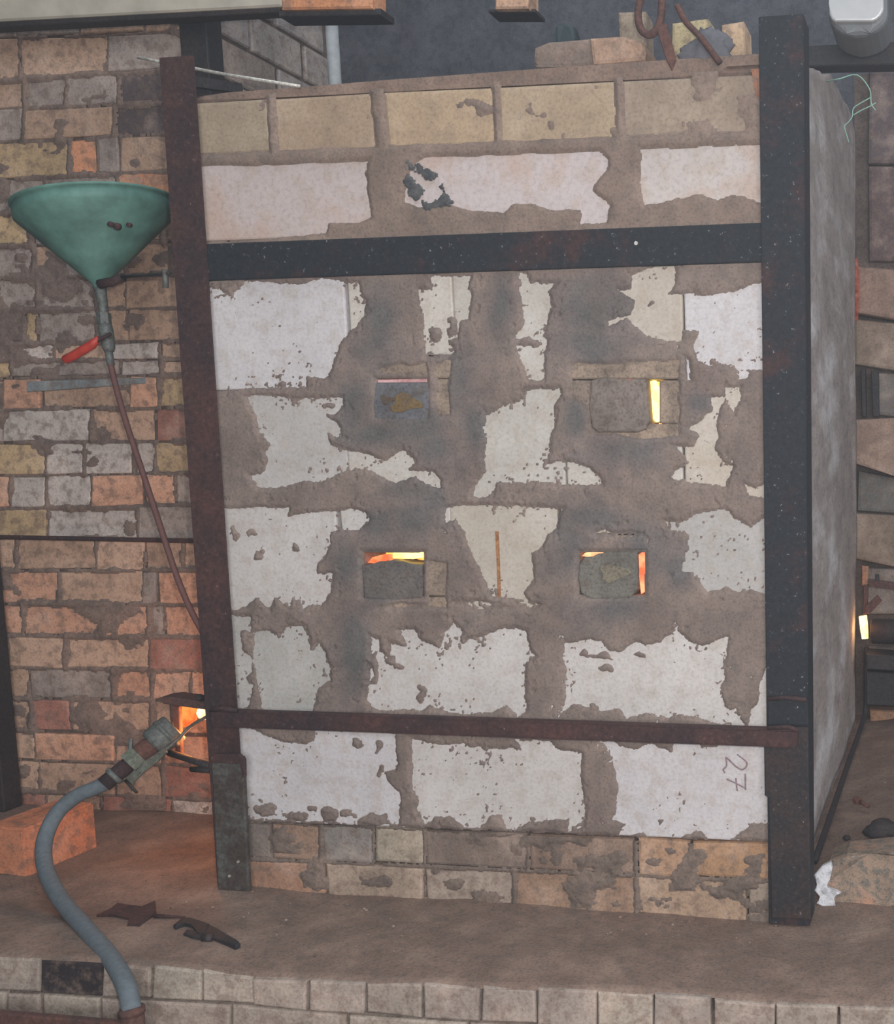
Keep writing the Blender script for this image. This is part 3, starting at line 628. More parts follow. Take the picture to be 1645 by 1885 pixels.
for i in range(ny): bm.faces.new((vs[nz][i], vs[nz][i + 1], bl[i + 1], bl[i]))
bk = [bm.verts.new((XS - 0.10, 1.56, r[ny].co.z)) for r in vs]
for j in range(nz): bm.faces.new((vs[j][ny], bk[j], bk[j + 1], vs[j + 1][ny]))
bm_obj('plaster', bm, M_side, sd, smooth=True)
box('core', XS - 0.24, XS - 0.03, 0.31, 1.54, -0.04, 1.66, M_mortar, sd)

# ---- right rear wall: large loose blocks
YR = 1.66
wr = tag(box('wall_right', -0.02, 1.2, YR + 0.03, YR + 0.3, -0.05, 2.2, M_mortar), 'rear wall of large loose refractory blocks right of the furnace', kind='structure')
RB = [([(1578, 488), (1700, 500), (1700, 596), (1578, 578)], sc(168, 140, 124), 0.05), ([(1572, 588), (1700, 598), (1700, 690), (1572, 672)], sc(160, 140, 124), 0.02),
      ([(1612, 684), (1720, 690), (1720, 775), (1612, 765)], sc(134, 126, 120), 0.0),
      ([(1570, 772), (1640, 768), (1720, 780), (1720, 890), (1640, 874), (1570, 855)], sc(166, 140, 124), 0.09), ([(1578, 868), (1720, 892), (1720, 950), (1578, 940)], sc(132, 128, 122), 0.0),
      ([(1572, 944), (1650, 950), (1720, 954), (1720, 1044), (1640, 1043), (1572, 1030)], sc(150, 132, 116), 0.05), ([(1592, 1046), (1720, 1050), (1720, 1130), (1592, 1130)], sc(150, 140, 134), 0.0),
      ([(1600, 1306), (1720, 1312), (1720, 1352), (1600, 1346)], sc(184, 140, 108), 0.05), ([(1598, 1190), (1720, 1194), (1720, 1300), (1598, 1300)], sc(120, 108, 104), 0.0),
      ([(1598, 130), (1720, 130), (1720, 300), (1598, 300)], sc(112, 98, 98), 0.0), ([(1598, 304), (1720, 304), (1720, 482), (1598, 482)], sc(112, 94, 92), 0.0)]
for q, c, out in RB: slab('block', q, YR - out, 0.14, M_brick, wr, c, 0.012, 0.004, 2)
for q in ([(1584, 678), (1592, 679), (1594, 768), (1586, 766)], [(1603, 682), (1616, 684), (1618, 768), (1606, 766)]):
    slab('upright_slat', q, YR - 0.03, 0.04, M_black, wr, None, 0.002)
# emissive strip painting the firelight on the left edge of the block
slab('firelight_strip', [(1572, 478), (1578, 474), (1580, 520), (1578, 590), (1572, 588)], YR - 0.075, 0.02, hot('painted_firelight', (1, .22, .12), (1, .36, .26), .14, .28), wr, None, 0.0)

# ================================================================== THINGS
# ---- welded steel frame of the furnace
fr = empty('furnace_frame', (-0.62, -0.02, 0)); tag(fr, 'welded rusty steel frame of two posts and two crossbars clamping the furnace front', 'steel frame')
def angle_post(name, x0, x1, z0, z1, yf, t, side, depth, m):
    """angle iron: front flange x0..x1, side flange on the given side"""
    bm = bmesh.new()
    pts = [(x0, yf), (x1, yf), (x1, yf + depth), (x1 - t, yf + depth), (x1 - t, yf + t), (x0, yf + t)] if side > 0 else \
          [(x1, yf), (x0, yf), (x0, yf + depth), (x0 + t, yf + depth), (x0 + t, yf + t), (x1, yf + t)]
    lo = [bm.verts.new((x, y, z0)) for x, y in pts]; hi = [bm.verts.new((x, y, z1)) for x, y in pts]
    bm.faces.new(lo); bm.faces.new(list(reversed(hi)))
    for i in range(6): bm.faces.new((lo[i], lo[(i + 1) % 6], hi[(i + 1) % 6], hi[i]))
    bmesh.ops.bevel(bm, geom=[e for e in bm.edges if abs((e.verts[0].co - e.verts[1].co).z) > .5], offset=.002, segments=2, affect='EDGES')
    return bm_obj(name, bm, m, fr)
lp0, lp1 = W(383, 1200, -0.02)[0], W(434, 1200, -0.02)[0]
lp0, lp1 = W(292, 110, -0.02)[0], W(354, 110, -0.02)[0]
rp0, rp1 = W(1402, 600, -0.02)[0], W(1482, 600, -0.02)[0]
angle_post('post', lp0, lp1, 0.0, W(325, 104, -.02)[2], -0.02, 0.008, -1, 0.07, M_steelr)
o = angle_post('post', rp0, rp1, -0.005, W(1440, 28, -.02)[2], -0.02, 0.008, 1, 0.08, M_steel)
# cross bars
def bar(name, q, Y, depth, m): return slab(name, q, Y, depth, m, fr, None, 0.003, 0.0, 2)
bar('crossbar', [(368, 449), (1412, 409), (1412, 482), (368, 517)], -0.012, 0.012, M_steel)
zb0, zb1 = W(700, 1318, -.045)[2], W(700, 1350, -.045)[2]
b2 = bmesh.new(); box_bm(b2, W(386, 1320, -.045)[0], W(1466, 1350, -.045)[0], -0.045, -0.021, zb1, zb0)
bmesh.ops.bevel(b2, geom=list(b2.edges), offset=.004, segments=2, affect='EDGES'); bm_obj('crossbar', b2, M_steelr, fr)
# weld beads and short plates on the posts
bar('weld_plate', [(1412, 1284), (1486, 1286), (1488, 1336), (1412, 1336)], -0.027, 0.008, M_steel)
tube('weld_bead', [W(1414, 1286, -.028), W(1445, 1284, -.029), W(1484, 1288, -.028)], 0.005, M_steelr, fr, sides=8)
tube('weld_bead', [W(1412, 1340, -.047), W(1450, 1338, -.048), W(1468, 1344, -.047)], 0.0045, M_steelr, fr, sides=8)
tube('weld_bead', [W(388, 1306, -.047), W(410, 1304, -.048), W(436, 1308, -.047)], 0.005, M_steelr, fr, sides=8)
bar('foot_plate', [(1405, 1338), (1487, 1338), (1492, 1694), (1419, 1690), (1418, 1467), (1407, 1465)], -0.0235, 0.0035, metal('foot_steel', sc(46, 42, 44), sc(66, 50, 46), .46, .58, .8, 0, chip=sc(140, 138, 132)))
# grey channel stub under the left post and its clip
bar('post_stub', [(388, 1392), (446, 1394), (458, 1640), (401, 1644)], -0.030, 0.010, M_steelg)
bar('clip', [(384, 1398), (392, 1388), (440, 1388), (450, 1398), (451, 1430), (444, 1430), (443, 1404), (386, 1404)], -0.036, 0.006, M_steelr)
for x, y in ((439, 1586), (423, 1612)): hexbolt('rivet', W(x, y, -.030), (0, -1, 0), 0.003, 0.003, M_bright, fr)
hexbolt('rivet', W(1171, 448, -.012), (0, -1, 0), 0.004, 0.003, M_bright, fr)
# tie bars running back from the left post head
tube('tie_bar', [W(345, 150, -.005), W(440, 163, 0.12)], 0.014, M_black, fr, sides=4, smooth=False)

# bright steel rod caught behind the left post head
rod = tube('steel_rod', [W(253, 105, 0.045), W(300, 115, 0.058), W(420, 138, 0.075), W(552, 159, 0.012)], 0.0035, M_bright, sides=8)
tag(rod, 'thin bright steel rod poking past the head of the left post', 'rod')

# ---- dark corner post of the old wall, and one at the left picture edge
x0, x1 = W(330, 60, YB - .07)[0], W(380, 60, YB - .07)[0]
tag(box('corner_post', x0, x1, YB - 0.07, YB - 0.012, 0.0, 2.35, M_black, bevel=.003), 'dark steel post at the corner of the old kiln wall, under the pale beam', 'post')
x1 = W(12, 1400, YB - .05)[0]
tag(box('edge_post', x1 - 0.09, x1, YB - 0.07, YB - 0.012, 0.0, 2.3, M_black, bevel=.003), 'dark steel post at the left edge of the picture, behind the orange brick', 'post')

# ---- beam across the top left with a board and bricks on it
bt = empty('overhead_beam', tuple(W(250, 20, 0.2))); tag(bt, 'overhead steel beam with a long pale board, top left', 'beam')
YT = 0.22
slab('board', [(-400, 59), (518, 11), (518, -120), (-400, -100)], YT, .04, M_pale, bt, None, .004)
slab('flange', [(-400, 59.5), (514, 11.5), (514, 22), (-400, 71)], YT + .008, .035, M_black, bt, None, .002)
slab('flange', [(512, 17.5), (700, 15), (700, 27), (512, 30)], YT + .008, .06, M_black, bt, None, .002)  # black strip standing in for the shade under the orange brick
slab('flange', [(898, 16), (984, 15.5), (984, 22), (898, 22)], YT + .008, .06, M_black, bt, None, .002)  # added black strip for the shade under the small pale brick
tag(slab('loose_brick', [(517, 17), (684, 14.5), (684, -46), (517, -46)], YT - .004, .06, M_brick, None, sc(222, 154, 112), .004), 'orange brick on the overhead beam beside the pale board', 'brick')
tag(slab('loose_brick', [(910, 15.5), (971, 15), (971, -46), (910, -46)], YT - .010, .06, M_brick, None, sc(206, 166, 138), .004), 'small pale brick end at the top edge, alone over the dark gap', 'brick')

# ---- bricks and scrap on the furnace top
ztop = W(1100, 122, 0.05)[2]
def topbrick(label, q, Y, depth, col, m=M_brick, name='loose_brick', cat='brick'):
    return tag(slab(name, q, Y, depth, m, None, col, 0.008, 0.004, 2), label, cat)
topbrick('brown rounded brick at the left of the row on the furnace top', [(980, 118), (986, 84), (1006, 74), (1088, 68), (1090, 122), (985, 126)], 0.06, 0.10, sc(138, 122, 112))
topbrick('tan brick with a dark crack on the furnace top, left of the rusty hook', [(1086, 66), (1150, 64), (1178, 72), (1188, 92), (1184, 112), (1092, 120)], 0.045, 0.10, sc(182, 150, 128))
topbrick('plain tan brick standing behind the rusty hook', [(1138, 24), (1186, 22), (1190, 112), (1138, 114)], 0.16, 0.06, sc(162, 148, 130))
topbrick('pale yellow brick between the rusty hook and the grey rag', [(1232, 42), (1305, 36), (1310, 112), (1236, 118)], 0.10, 0.07, sc(200, 184, 146))
topbrick('cream brick on the furnace top beside the right post', [(1324, 44), (1368, 40), (1371, 106), (1328, 112)], 0.08, 0.08, sc(208, 178, 148))
topbrick('dark green stone behind the brick row on the furnace top', [(1014, 66), (1022, 46), (1038, 40), (1052, 48), (1058, 70), (1050, 104), (1018, 108)], 0.165, 0.04, None, plain('dark_stone', sc(52, 66, 70), 0.8), 'stone', 'stone')
topbrick('brown tile shard wedged against the right post', [(1382, 126), (1404, 124), (1404, 212), (1392, 190)], -0.006, 0.004, sc(170, 116, 88), M_brick, 'tile_shard', 'shard')
# rag heap
bm = bmesh.new(); bmesh.ops.create_icosphere(bm, subdivisions=4, radius=1.0)
cen = W(1300, 100, 0.035); rr = [0.055, 0.016, 0.05]
for v in bm.verts:
    n = 0.95 + 0.45 * fbm(np.array([v.co.x * 2 + v.co.y]), np.array([v.co.z * 2]), 1.6, 5, .6)[0]
    v.co = Vector((cen[0] + v.co.x * rr[0] * n, cen[1] + v.co.y * rr[1] * n, cen[2] + v.co.z * rr[2] * n * (1.0 if v.co.x > -.2 else .6)))
tag(bm_obj('rag', bm, M_rag, smooth=True), 'crumpled grey rag on the furnace top near the right post', 'rag')
# hook
hk = empty('rusty_hook', tuple(W(1225, 120, 0.02))); tag(hk, 'rusty looped iron hook hanging over the furnace top', 'hook')
tube('ring', [W(x, y, 0.02) for x, y in ((1200, -40), (1180, -5), (1174, 28), (1180, 55), (1196, 64), (1212, 48), (1218, 10), (1215, -30))], 0.0075, M_rust, hk, sides=10, sp=5)
slab('strap', [(1204, 44), (1226, 42), (1244, 110), (1236, 130), (1226, 112)], 0.014, 0.006, M_rust, hk, None, 0.002)
rd = tube('bent_rod', [W(x, y, 0.01) for x, y in ((1246, 10), (1262, 40), (1292, 72), (1325, 116))], 0.006, M_rust, sides=8, sp=4)
tag(rd, 'dark bent rod leaning across the pale yellow brick and the rag', 'rod')

# ---- lamp housing top right
lh = empty('lamp_housing', tuple(W(1577, 40, 0.75))); tag(lh, 'pale grey metal lamp housing hanging at the top right corner', 'lamp')
slab('cap', [(1528, -60), (1626, -60), (1626, 14), (1624, 22), (1619, 30), (1612, 36), (1604, 39), (1536, 39), (1530, 35), (1526, 27), (1525, 6)], 0.70, 0.06, M_lamp, lh, None, 0.006, 0, 3)
slab('rim', [(1524, -60), (1633, -60), (1634, 24), (1631, 36), (1624, 46), (1614, 54), (1600, 60), (1586, 64), (1572, 65), (1558, 62), (1545, 57), (1534, 49), (1527, 40), (1524, 30)], 0.72, 0.16, M_lampd, lh, None, 0.02, 0, 3)
slab('hanger', [(1570, -160), (1590, -160), (1590, -55), (1570, -55)], 0.76, 0.04, M_black, lh, None, 0.002)
rb = slab('rail', [(1478, 84), (1760, 72), (1760, 116), (1478, 122)], 0.90, 0.06, M_black, None, None, 0.003)
tag(rb, 'dark iron rail crossing behind the right post under the lamp', 'rail')
# wire
wr_pts = [S(1520, 150, XS + .02), W(1545, 145, .55), W(1577, 138, .6), W(1600, 164, .6), W(1603, 190, .6), W(1611, 203, .6)]
wi = empty('loose_wire', tuple(wr_pts[0])); tag(wi, 'thin pale green wire bent loosely beside the top of the right post', 'wire')
tube('strand', wr_pts, 0.0016, M_wire, wi, sides=6, sp=4)
tube('strand', [W(x, y, .6) for x, y in ((1601, 180), (1580, 192), (1570, 200), (1568, 215), (1560, 226), (1554, 234), (1562, 262))], 0.0014, M_wire, wi, sides=6, sp=4)
tube('strand', [W(x, y, .6) for x, y in ((1612, 189), (1600, 196), (1585, 203), (1570, 212))], 0.0014, M_wire, wi, sides=6, sp=4)

# ---- stoppers of the four firing ports
def stopper(label, pts, out, col, m=M_port):
    o = slab('port_stopper', pts, -out, 0.07 + out, m, None, col, 0.006, 0.0, 3)
    return tag(o, label, 'stopper', 'stoppers of the four firing ports')
def rrect(x0, x1, y0, y1, r, n=4):
    P = []
    for cx, cy, a0 in ((x1 - r, y0 + r, -90), (x1 - r, y1 - r, 0), (x0 + r, y1 - r, 90), (x0 + r, y0 + r, 180)):
        for k in range(n + 1):
            a = math.radians(a0 + 90 * k / n); P.append((cx + r * math.cos(a), cy + r * math.sin(a)))
    return P
TLp = [(689, 704), (789, 703), (792, 725), (792, 750), (786, 770), (770, 782), (740, 784), (705, 784), (690, 775), (687, 745)]
stopper('grey stopper with a brown scab, upper left firing port', TLp, 0.003, sc(118, 118, 122))
TRp = [(1086, 700), (1110, 694), (1134, 696), (1140, 703), (1158, 704), (1164, 697), (1188, 698), (1192, 740), (1194, 775), (1188, 790), (1172, 796), (1100, 796), (1088, 788), (1085, 750)]
stopper('brown stopper beside a tall yellow flame slit, upper right firing port', TRp, 0.010, sc(134, 122, 114))
BLp = [(664, 1040), (700, 1038), (722, 1030), (740, 1038), (776, 1040), (777, 1075), (776, 1102), (730, 1104), (668, 1103)]
stopper('dark stopper under a flat flame slit, lower left firing port', BLp, 0.004, sc(112, 106, 102))
BRp = [(1064, 1040), (1074, 1026), (1104, 1024), (1112, 1015), (1172, 1014), (1174, 1050), (1173, 1085), (1160, 1100), (1130, 1105), (1085, 1104), (1068, 1092), (1062, 1065)]
stopper('grey-olive stopper with a thin orange slit at its right, lower right firing port', BRp, 0.005, sc(122, 118, 110))
# brown scab, olive scab: crusts on two stoppers
def crust(cx, cy, rx, ry, Y, col, parent, seed):
    P = []
    for k in range(14):
        a = 2 * math.pi * k / 14; q = 1 + 0.3 * math.sin(seed + 3 * a) + random.uniform(-.15, .15); P.append((cx + rx * q * math.cos(a), cy + ry * q * math.sin(a)))
    return slab('crust', P, Y, 0.004, M_port, parent, col, 0.001)
st = [o for o in bpy.data.objects if o.name.startswith('port_stopper')]
crust(745, 742, 26, 16, -0.0055, sc(134, 112, 78), st[0], 1.0); crust(712, 736, 13, 8, -0.005, sc(116, 100, 84), st[0], 2.0)
crust(1128, 1055, 28, 14, -0.007, sc(146, 138, 118), st[3], 2.0)
# ---- visible tongues of flame in the slits
def flame(label, q, Y, m):
    fr_ = [W(x, y, Y) for x, y in q]
    o = bm_obj('flame', prism_bm(fr_, [p + np.array([0, .02, 0]) for p in fr_], 0.002), m)
    return tag(o, label, 'flame')
flame('tall yellow tongue of flame right of the brown stopper', [(1196, 702), (1203, 700), (1208, 712), (1210, 745), (1214, 772), (1206, 777), (1201, 770), (1199, 735)], 0.02, hot('flame_a', (1, .62, .08), (1, .75, .16), 3.2, 5.0, 20))
flame('thin orange flame down the right of the grey-olive stopper', [(1174, 1022), (1180, 1017), (1185, 1024), (1185, 1060), (1184, 1090), (1179, 1094), (1176, 1060)], 0.004, hot('flame_h', (1, .2, .08), (1, .34, .16), 1.1, 1.9, 30))
flame('short orange flame over the left corner of the grey-olive stopper', [(1070, 1024), (1076, 1018), (1104, 1019), (1110, 1023), (1090, 1026)], 0.003, hot('flame_i', (1, .2, .08), (1, .42, .2), 1.3, 2.2, 30))
flame('faint pink glow over the stopper with the brown scab', [(688, 704), (694, 699), (784, 697), (791, 699), (788, 705), (740, 706)], 0.003, hot('flame_j', (1, .5, .48), (1, .62, .62), .42, .65, 60))
flame('small red flame above the brown stopper', [(1136, 703), (1139, 686), (1144, 682), (1150, 694), (1162, 700), (1158, 705)], 0.004, hot('flame_b', (1, .12, .05), (1, .22, .1), .9, 1.4))
flame('flat yellow flame over the dark stopper', [(722, 1018), (750, 1020), (778, 1017), (779, 1026), (760, 1029), (722, 1028)], 0.01, hot('flame_c', (1, .6, .08), (1, .7, .16), 3.0, 4.5, 20))
flame('orange flame at the left end of the flat slit', [(676, 1036), (684, 1026), (700, 1022), (722, 1021), (722, 1030), (704, 1034), (690, 1037)], 0.014, hot('flame_d', (1, .15, .05), (1, .28, .1), 1.2, 2.0))

# ---- left burner flame and the burner
FY = 0.20
flame('bright burner flame between the rusty bracket and the left post', [(362, 1306), (372, 1304), (384, 1303), (384, 1318), (374, 1326), (364, 1322), (360, 1314)], FY, hot('flame_e', (1, .45, .1), (1, .66, .28), 2.4, 4.2, 25))
flame('orange patch of painted firelight beside the burner nozzle', [(331, 1302), (352, 1300), (356, 1312), (352, 1328), (336, 1340), (330, 1322)], FY + 0.06, hot('firelit_patch', (1, .13, .02), (1, .26, .05), 0.9, 1.5, 25))  # emissive patch painting firelight on the wall brick behind
def glow(name, p, e, col, r):
    l = bpy.data.lights.new(name, 'POINT'); l.energy = e; l.color = col; l.shadow_soft_size = r
    o = bpy.data.objects.new(name, l); o.location = p; COL.objects.link(o); return o
glow('burner_glow', tuple(W(366, 1345, 0.16)), 1.7, (1, .36, .10), 0.03)
bu = empty('gas_burner', tuple(W(300, 1350, .10))); tag(bu, 'grey gas burner nozzle with rusty collar and lever aimed at the left post', 'burner')
def bp(x, y, s): return W(x, y, 0.06 + 0.10 * s)
A0, A1 = W(322, 1338, .13), W(196, 1440, .02)
def along(t): return A0 + (A1 - A0) * t
tube('nozzle', [along(0), along(.02), along(.30), along(.34)], [.033, .037, .037, .030], M_zinc, bu, sides=24)
tube('nozzle_ring', [along(.10), along(.16)], .039, M_zinc, bu, sides=24)
tube('rust_collar', [along(.32), along(.36), along(.50), along(.54)], [.022, .025, .025, .022], M_rust, bu, sides=20)
tube('green_nut', [along(.52), along(.68)], .027, metal('verdigris', sc(116, 122, 108), sc(104, 92, 82), .45, .6, .8, 0), bu, sides=6, smooth=False)
tube('hose_tail', [along(.66), along(1.04)], .0185, M_steelr, bu, sides=18)
tube('clamp', [along(.86), along(.92)], .0225, M_zinc, bu, sides=18)
hexbolt('clamp_screw', along(.62) + np.array([-.006, 0, .022]), (0, .2, 1), .005, .03, M_zinc, bu)
lv = [(228, 1428), (236, 1410), (256, 1408), (280, 1392), (300, 1378), (306, 1386), (290, 1402), (262, 1424), (246, 1440), (240, 1458)]
slab('lever', lv, 0.055, 0.006, metal('pale_green_plate', sc(120, 124, 112), sc(100, 92, 84), .45, .6, .8, 0), bu, None, 0.001)
tube('lever_wire', [W(300, 1384, .06), W(326, 1362, .08), W(350, 1338, .10), W(382, 1318, .10)], .004, M_zinc, bu, sides=8, sp=4)
tube('pin', [W(230, 1436, .05), W(252, 1459, .045)], .0035, M_black, bu, sides=8)
hose_px = [(214, 1428, .034), (198, 1440, .024), (172, 1452, .012), (140, 1466, 0), (104, 1498, -.02), (82, 1548, -.06), (84, 1600, -.12), (112, 1656, -.20), (160, 1712, -.29), (205, 1766, -.37), (232, 1815, -.43), (243, 1862, -.46)]
hs = tube('gas_hose', [W(x, y, Y) for x, y, Y in hose_px], 0.0165, M_hose, sides=16, sp=6)
tag(hs, 'grey rubber gas hose curving from the burner down past the platform edge', 'hose')
gp = empty('gas_pipe', tuple(W(243, 1900, -.46))); tag(gp, 'rusty gas pipe end the hose is pushed onto, bottom left', 'pipe')
p = W(243, 1858, -.462); tube('pipe', [p, p + np.array([0, 0, -.28])], .019, M_rust, gp, sides=18); tube('pipe_lip', [p + np.array([0, 0, .002]), p + np.array([0, 0, -.008])], .021, M_rust, gp, sides=18)
# rusty bracket round the burner opening
br = empty('burner_bracket', tuple(W(330, 1340, .08))); tag(br, 'rusty iron bracket of flat bars around the left burner opening', 'bracket')
slab('top_bar', [(291, 1285), (310, 1283), (384, 1294), (386, 1308), (300, 1296)], 0.05, 0.05, M_rust, br, None, 0.002)
slab('strap', [(316, 1298), (330, 1300), (334, 1390), (322, 1388)], 0.155, 0.008, M_rust, br, None, 0.002)
tube('lower_rod', [W(312, 1386, .10), W(386, 1410, .03)], .008, M_black, br, sides=8)
tube('lower_rod', [W(354, 1415, .06), W(388, 1418, .03)], .008, M_black, br, sides=8)
hexbolt('bolt', W(371, 1284, .06), (0, -1, .2), .008, .012, M_black, br)

# ---- funnel with valve
fn = empty('oil_funnel', tuple(W(188, 520, .2))); tag(fn, 'green painted oil funnel with red-levered valve and thin feed tube', 'funnel')
FYc = 0.205
top = Vector(W(176, 376, FYc)); bot = Vector(W(184, 522, FYc))
ax = (top - bot).normalized(); ax.y = 0.0; ax = (ax.normalized() + Vector((-0.17, 0, 0))).normalized()
u = ax.cross(Vector((0, 1, 0))).normalized(); v = ax.cross(u).normalized()
Hh = (top - bot).length
def lathe(name, prof, m, parent, sides=48):
    bm = bmesh.new(); rings = []
    for r, h in prof: rings.append([bm.verts.new(bot + (top - bot) * (h / Hh) + (u * math.cos(a) + v * math.sin(a)) * r) for a in (2 * math.pi * k / sides for k in range(sides))])
    for i in range(len(rings) - 1):
        for k in range(sides): bm.faces.new((rings[i][k], rings[i][(k + 1) % sides], rings[i + 1][(k + 1) % sides], rings[i + 1][k]))
    return bm_obj(name, bm, m, parent, smooth=True)
R = 0.163
lathe('cone', [(.012, -.01), (.016, .0), (R, Hh - .030), (R + .002, Hh), (R - .003, Hh), (R - .003, Hh - .029), (.013, .002)], M_green, fn)
lathe('rim', [(R + .001, Hh - .003), (R + .006, Hh - .001), (R + .006, Hh + .004), (R - .002, Hh + .005)], M_green, fn)
for x, y, r in ((204, 413, .006), (216, 417, .008), (238, 414, .005)):
    P = W(x, y, FYc - 0.118); tube('rust_spot', [P + np.array([0, -.004, 0]), P + np.array([0, .004, 0])], r, M_steelr, fn, sides=10)
tube('neck', [W(184, 518, FYc), W(186, 540, FYc), W(191, 575, FYc), W(192, 590, FYc)], [.013, .012, .010, .010], M_zinc, fn, sides=16)
tube('union', [W(190, 576, FYc), W(192, 596, FYc)], .0155, M_zinc, fn, sides=6, smooth=False)
tube('valve_body', [W(192, 592, FYc), W(194, 606, FYc), W(197, 620, FYc), W(200, 640, FYc), W(201, 648, FYc)], [.013, .016, .015, .014, .010], M_zinc, fn, sides=18)
lvr = tube('lever', [W(204, 614, FYc - .022), W(184, 624, FYc - .03), W(175, 630, FYc - .03)], [.004, .005, .006], M_steelr, fn, sides=8)
tube('lever_grip', [W(182, 622, FYc - .03), W(170, 634, FYc - .03), W(135, 655, FYc - .03), W(121, 662, FYc - .03), W(118, 664, FYc - .03)], [.006, .0105, .0105, .0105, .006], M_red, fn, sides=12)
hexbolt('lever_nut', W(200, 618, FYc - .014), (0, -1, 0), .007, .014, M_zinc, fn)
tube('feed_tube', [W(x, y, Y) for x, y, Y in ((199, 640, FYc), (204, 672, .2), (216, 722, .19), (236, 790, .17), (262, 868, .14), (292, 960, .1), (325, 1060, .06), (352, 1125, .03), (374, 1166, .012))], .0065, M_tube, fn, sides=10, sp=5)
tube('feed_tube_sleeve', [W(199, 640, FYc), W(204, 672, .2)], .0085, M_zinc, fn, sides=10)
tube('clamp_arm', [W(183, 523, FYc - .02), W(205, 519, FYc - .02), W(226, 511, FYc - .02)], .011, M_steelr, fn, sides=8)
tube('support_rod', [W(222, 510, FYc - .02), W(262, 507, .12), W(290, 505, .06), W(312, 503, 0.01)], .004, M_black, fn, sides=8)
tube('rod_bolt', [W(304, 496, .02), W(305, 530, .02)], .006, M_zinc, fn, sides=8)

# ---- orange brick on the floor, left
hz = 0.118
c0, c1 = G(50, 1612), G(181, 1556)
d = c1 - c0; d[2] = 0; L = np.linalg.norm(d); d /= L; nrml = np.array([-d[1], d[0], 0])
bm = bmesh.new(); box_bm(bm, 0, L, 0, 0.115, 0, hz)
bmesh.ops.bevel(bm, geom=list(bm.edges), offset=.006, segments=2, affect='EDGES')
for w_ in bm.verts:
    p = c0 + d * w_.co.x + nrml * w_.co.y; w_.co = Vector((p[0], p[1], -0.008 + w_.co.z))
tag(bm_obj('loose_brick', bm, M_brick, None, sc(220, 146, 110)), 'orange firebrick standing on the dusty floor beside the hose', 'brick')

# ---- wrench and scrap on the floor
wn = empty('pipe_wrench', tuple(G(380, 1730))); tag(wn, 'dark adjustable wrench lying on the dusty floor before the left post', 'wrench')
def flat(name, pts, z0, h, m, parent=None, bevel=0.002):
    lo = [G(x, y, z0) for x, y in pts]; hi = [p + np.array([0, 0, h]) for p in lo]
    return bm_obj(name, prism_bm(hi, lo, bevel), m, parent)
flat('handle', [(372, 1722), (384, 1712), (398, 1720), (438, 1742), (443, 1748), (434, 1753), (395, 1738), (374, 1734)], .002, .014, M_black, wn)
flat('fixed_jaw', [(320, 1716), (334, 1704), (350, 1702), (372, 1710), (386, 1714), (378, 1734), (362, 1730), (356, 1716), (342, 1712), (324, 1720)], .002, .017, M_black, wn)
flat('moving_jaw', [(338, 1730), (344, 1722), (358, 1724), (376, 1732), (370, 1738), (356, 1736)], .002, .014, M_black, wn)
P = G(374, 1728, .012); tube('thumb_screw', [P, P + np.array([.02, 0, .003])], .008, M_black, wn, sides=10)
sp_ = empty('rusty_scrap', tuple(G(230, 1700))); tag(sp_, 'flat rusty scrap of sheet iron with a thin spike on the floor behind the hose', 'scrap')
flat('sheet', [(178, 1690), (205, 1680), (216, 1668), (240, 1674), (262, 1676), (286, 1664), (288, 1684), (268, 1704), (240, 1728), (220, 1742), (214, 1730), (236, 1712), (240, 1698), (210, 1690)], .004, .009, M_steelr, sp_)
tube('spike', [G(284, 1686, .012), G(340, 1688, .010)], [.005, .002], M_steelr, sp_, sides=6)
flat_ = box('rusty_bar', W(-120, 1880, -.47)[0], W(226, 1880, -.47)[0], -.47, -.455, -.30, W(100, 1874, -.47)[2], M_rust, bevel=.003)
tag(flat_, 'rusty flat bar at the lower left corner below the platform bricks', 'bar')

# ---- right side: cable, burner, scraps
cab = tube('dark_cable', [(.022, .26, .02), (.022, .62, .018), (.022, 1.06, .018), (.024, 1.42, .02), (.03, 1.54, .05), (.03, 1.56, .16), (.03, 1.57, .26)], 0.0085, M_black, sides=8, sp=4)
tag(cab, 'thin dark cable running along the foot of the furnace side', 'cable')
YG = 1.50
flame('white-hot burner flame at the rear corner of the furnace side', [(1580, 1136), (1594, 1134), (1596, 1150), (1597, 1176), (1586, 1177), (1583, 1160)], YG, hot('flame_g', (1, .52, .12), (1, .72, .26), 2.2, 3.6, 25))
glow('rear_burner_glow', tuple(W(1588, 1155, YG - .03)), 0.22, (1, .4, .14), 0.03)
rbn = empty('rear_burner', tuple(W(1640, 1200, YG))); tag(rbn, 'black burner pipe on a dark cradle aimed at the rear flame, right edge', 'burner')
tube('pipe', [W(1603, 1162, YG), W(1606, 1162, YG), W(1720, 1164, YG - .02)], [.035, .042, .042], M_black, rbn, sides=20)
slab('cradle', [(1594, 1204), (1720, 1212), (1720, 1240), (1594, 1232)], YG - .03, .10, M_black, rbn, None, .003)
slab('cradle', [(1594, 1236), (1720, 1244), (1720, 1304), (1594, 1298)], YG + .02, .08, M_black, rbn, None, .003)
ir = empty('iron_stay', tuple(W(1610, 1100, YG))); tag(ir, 'rusty iron stay of welded bars above the black burner pipe', 'stay')
slab('upright', [(1586, 1042), (1598, 1043), (1596, 1078), (1586, 1078)], YG - .01, .012, M_brick, ir, sc(206, 146, 112), .002)
slab('upright', [(1589, 1076), (1598, 1076), (1596, 1130), (1588, 1132)], YG - .012, .014, M_rust, ir, None, .002)
slab('arm', [(1598, 1066), (1720, 1082), (1720, 1096), (1598, 1080)], YG - .02, .014, M_rust, ir, None, .002)
slab('peg', [(1610, 1058), (1617, 1058), (1618, 1070), (1610, 1070)], YG - .02, .014, M_black, ir, None, .001)
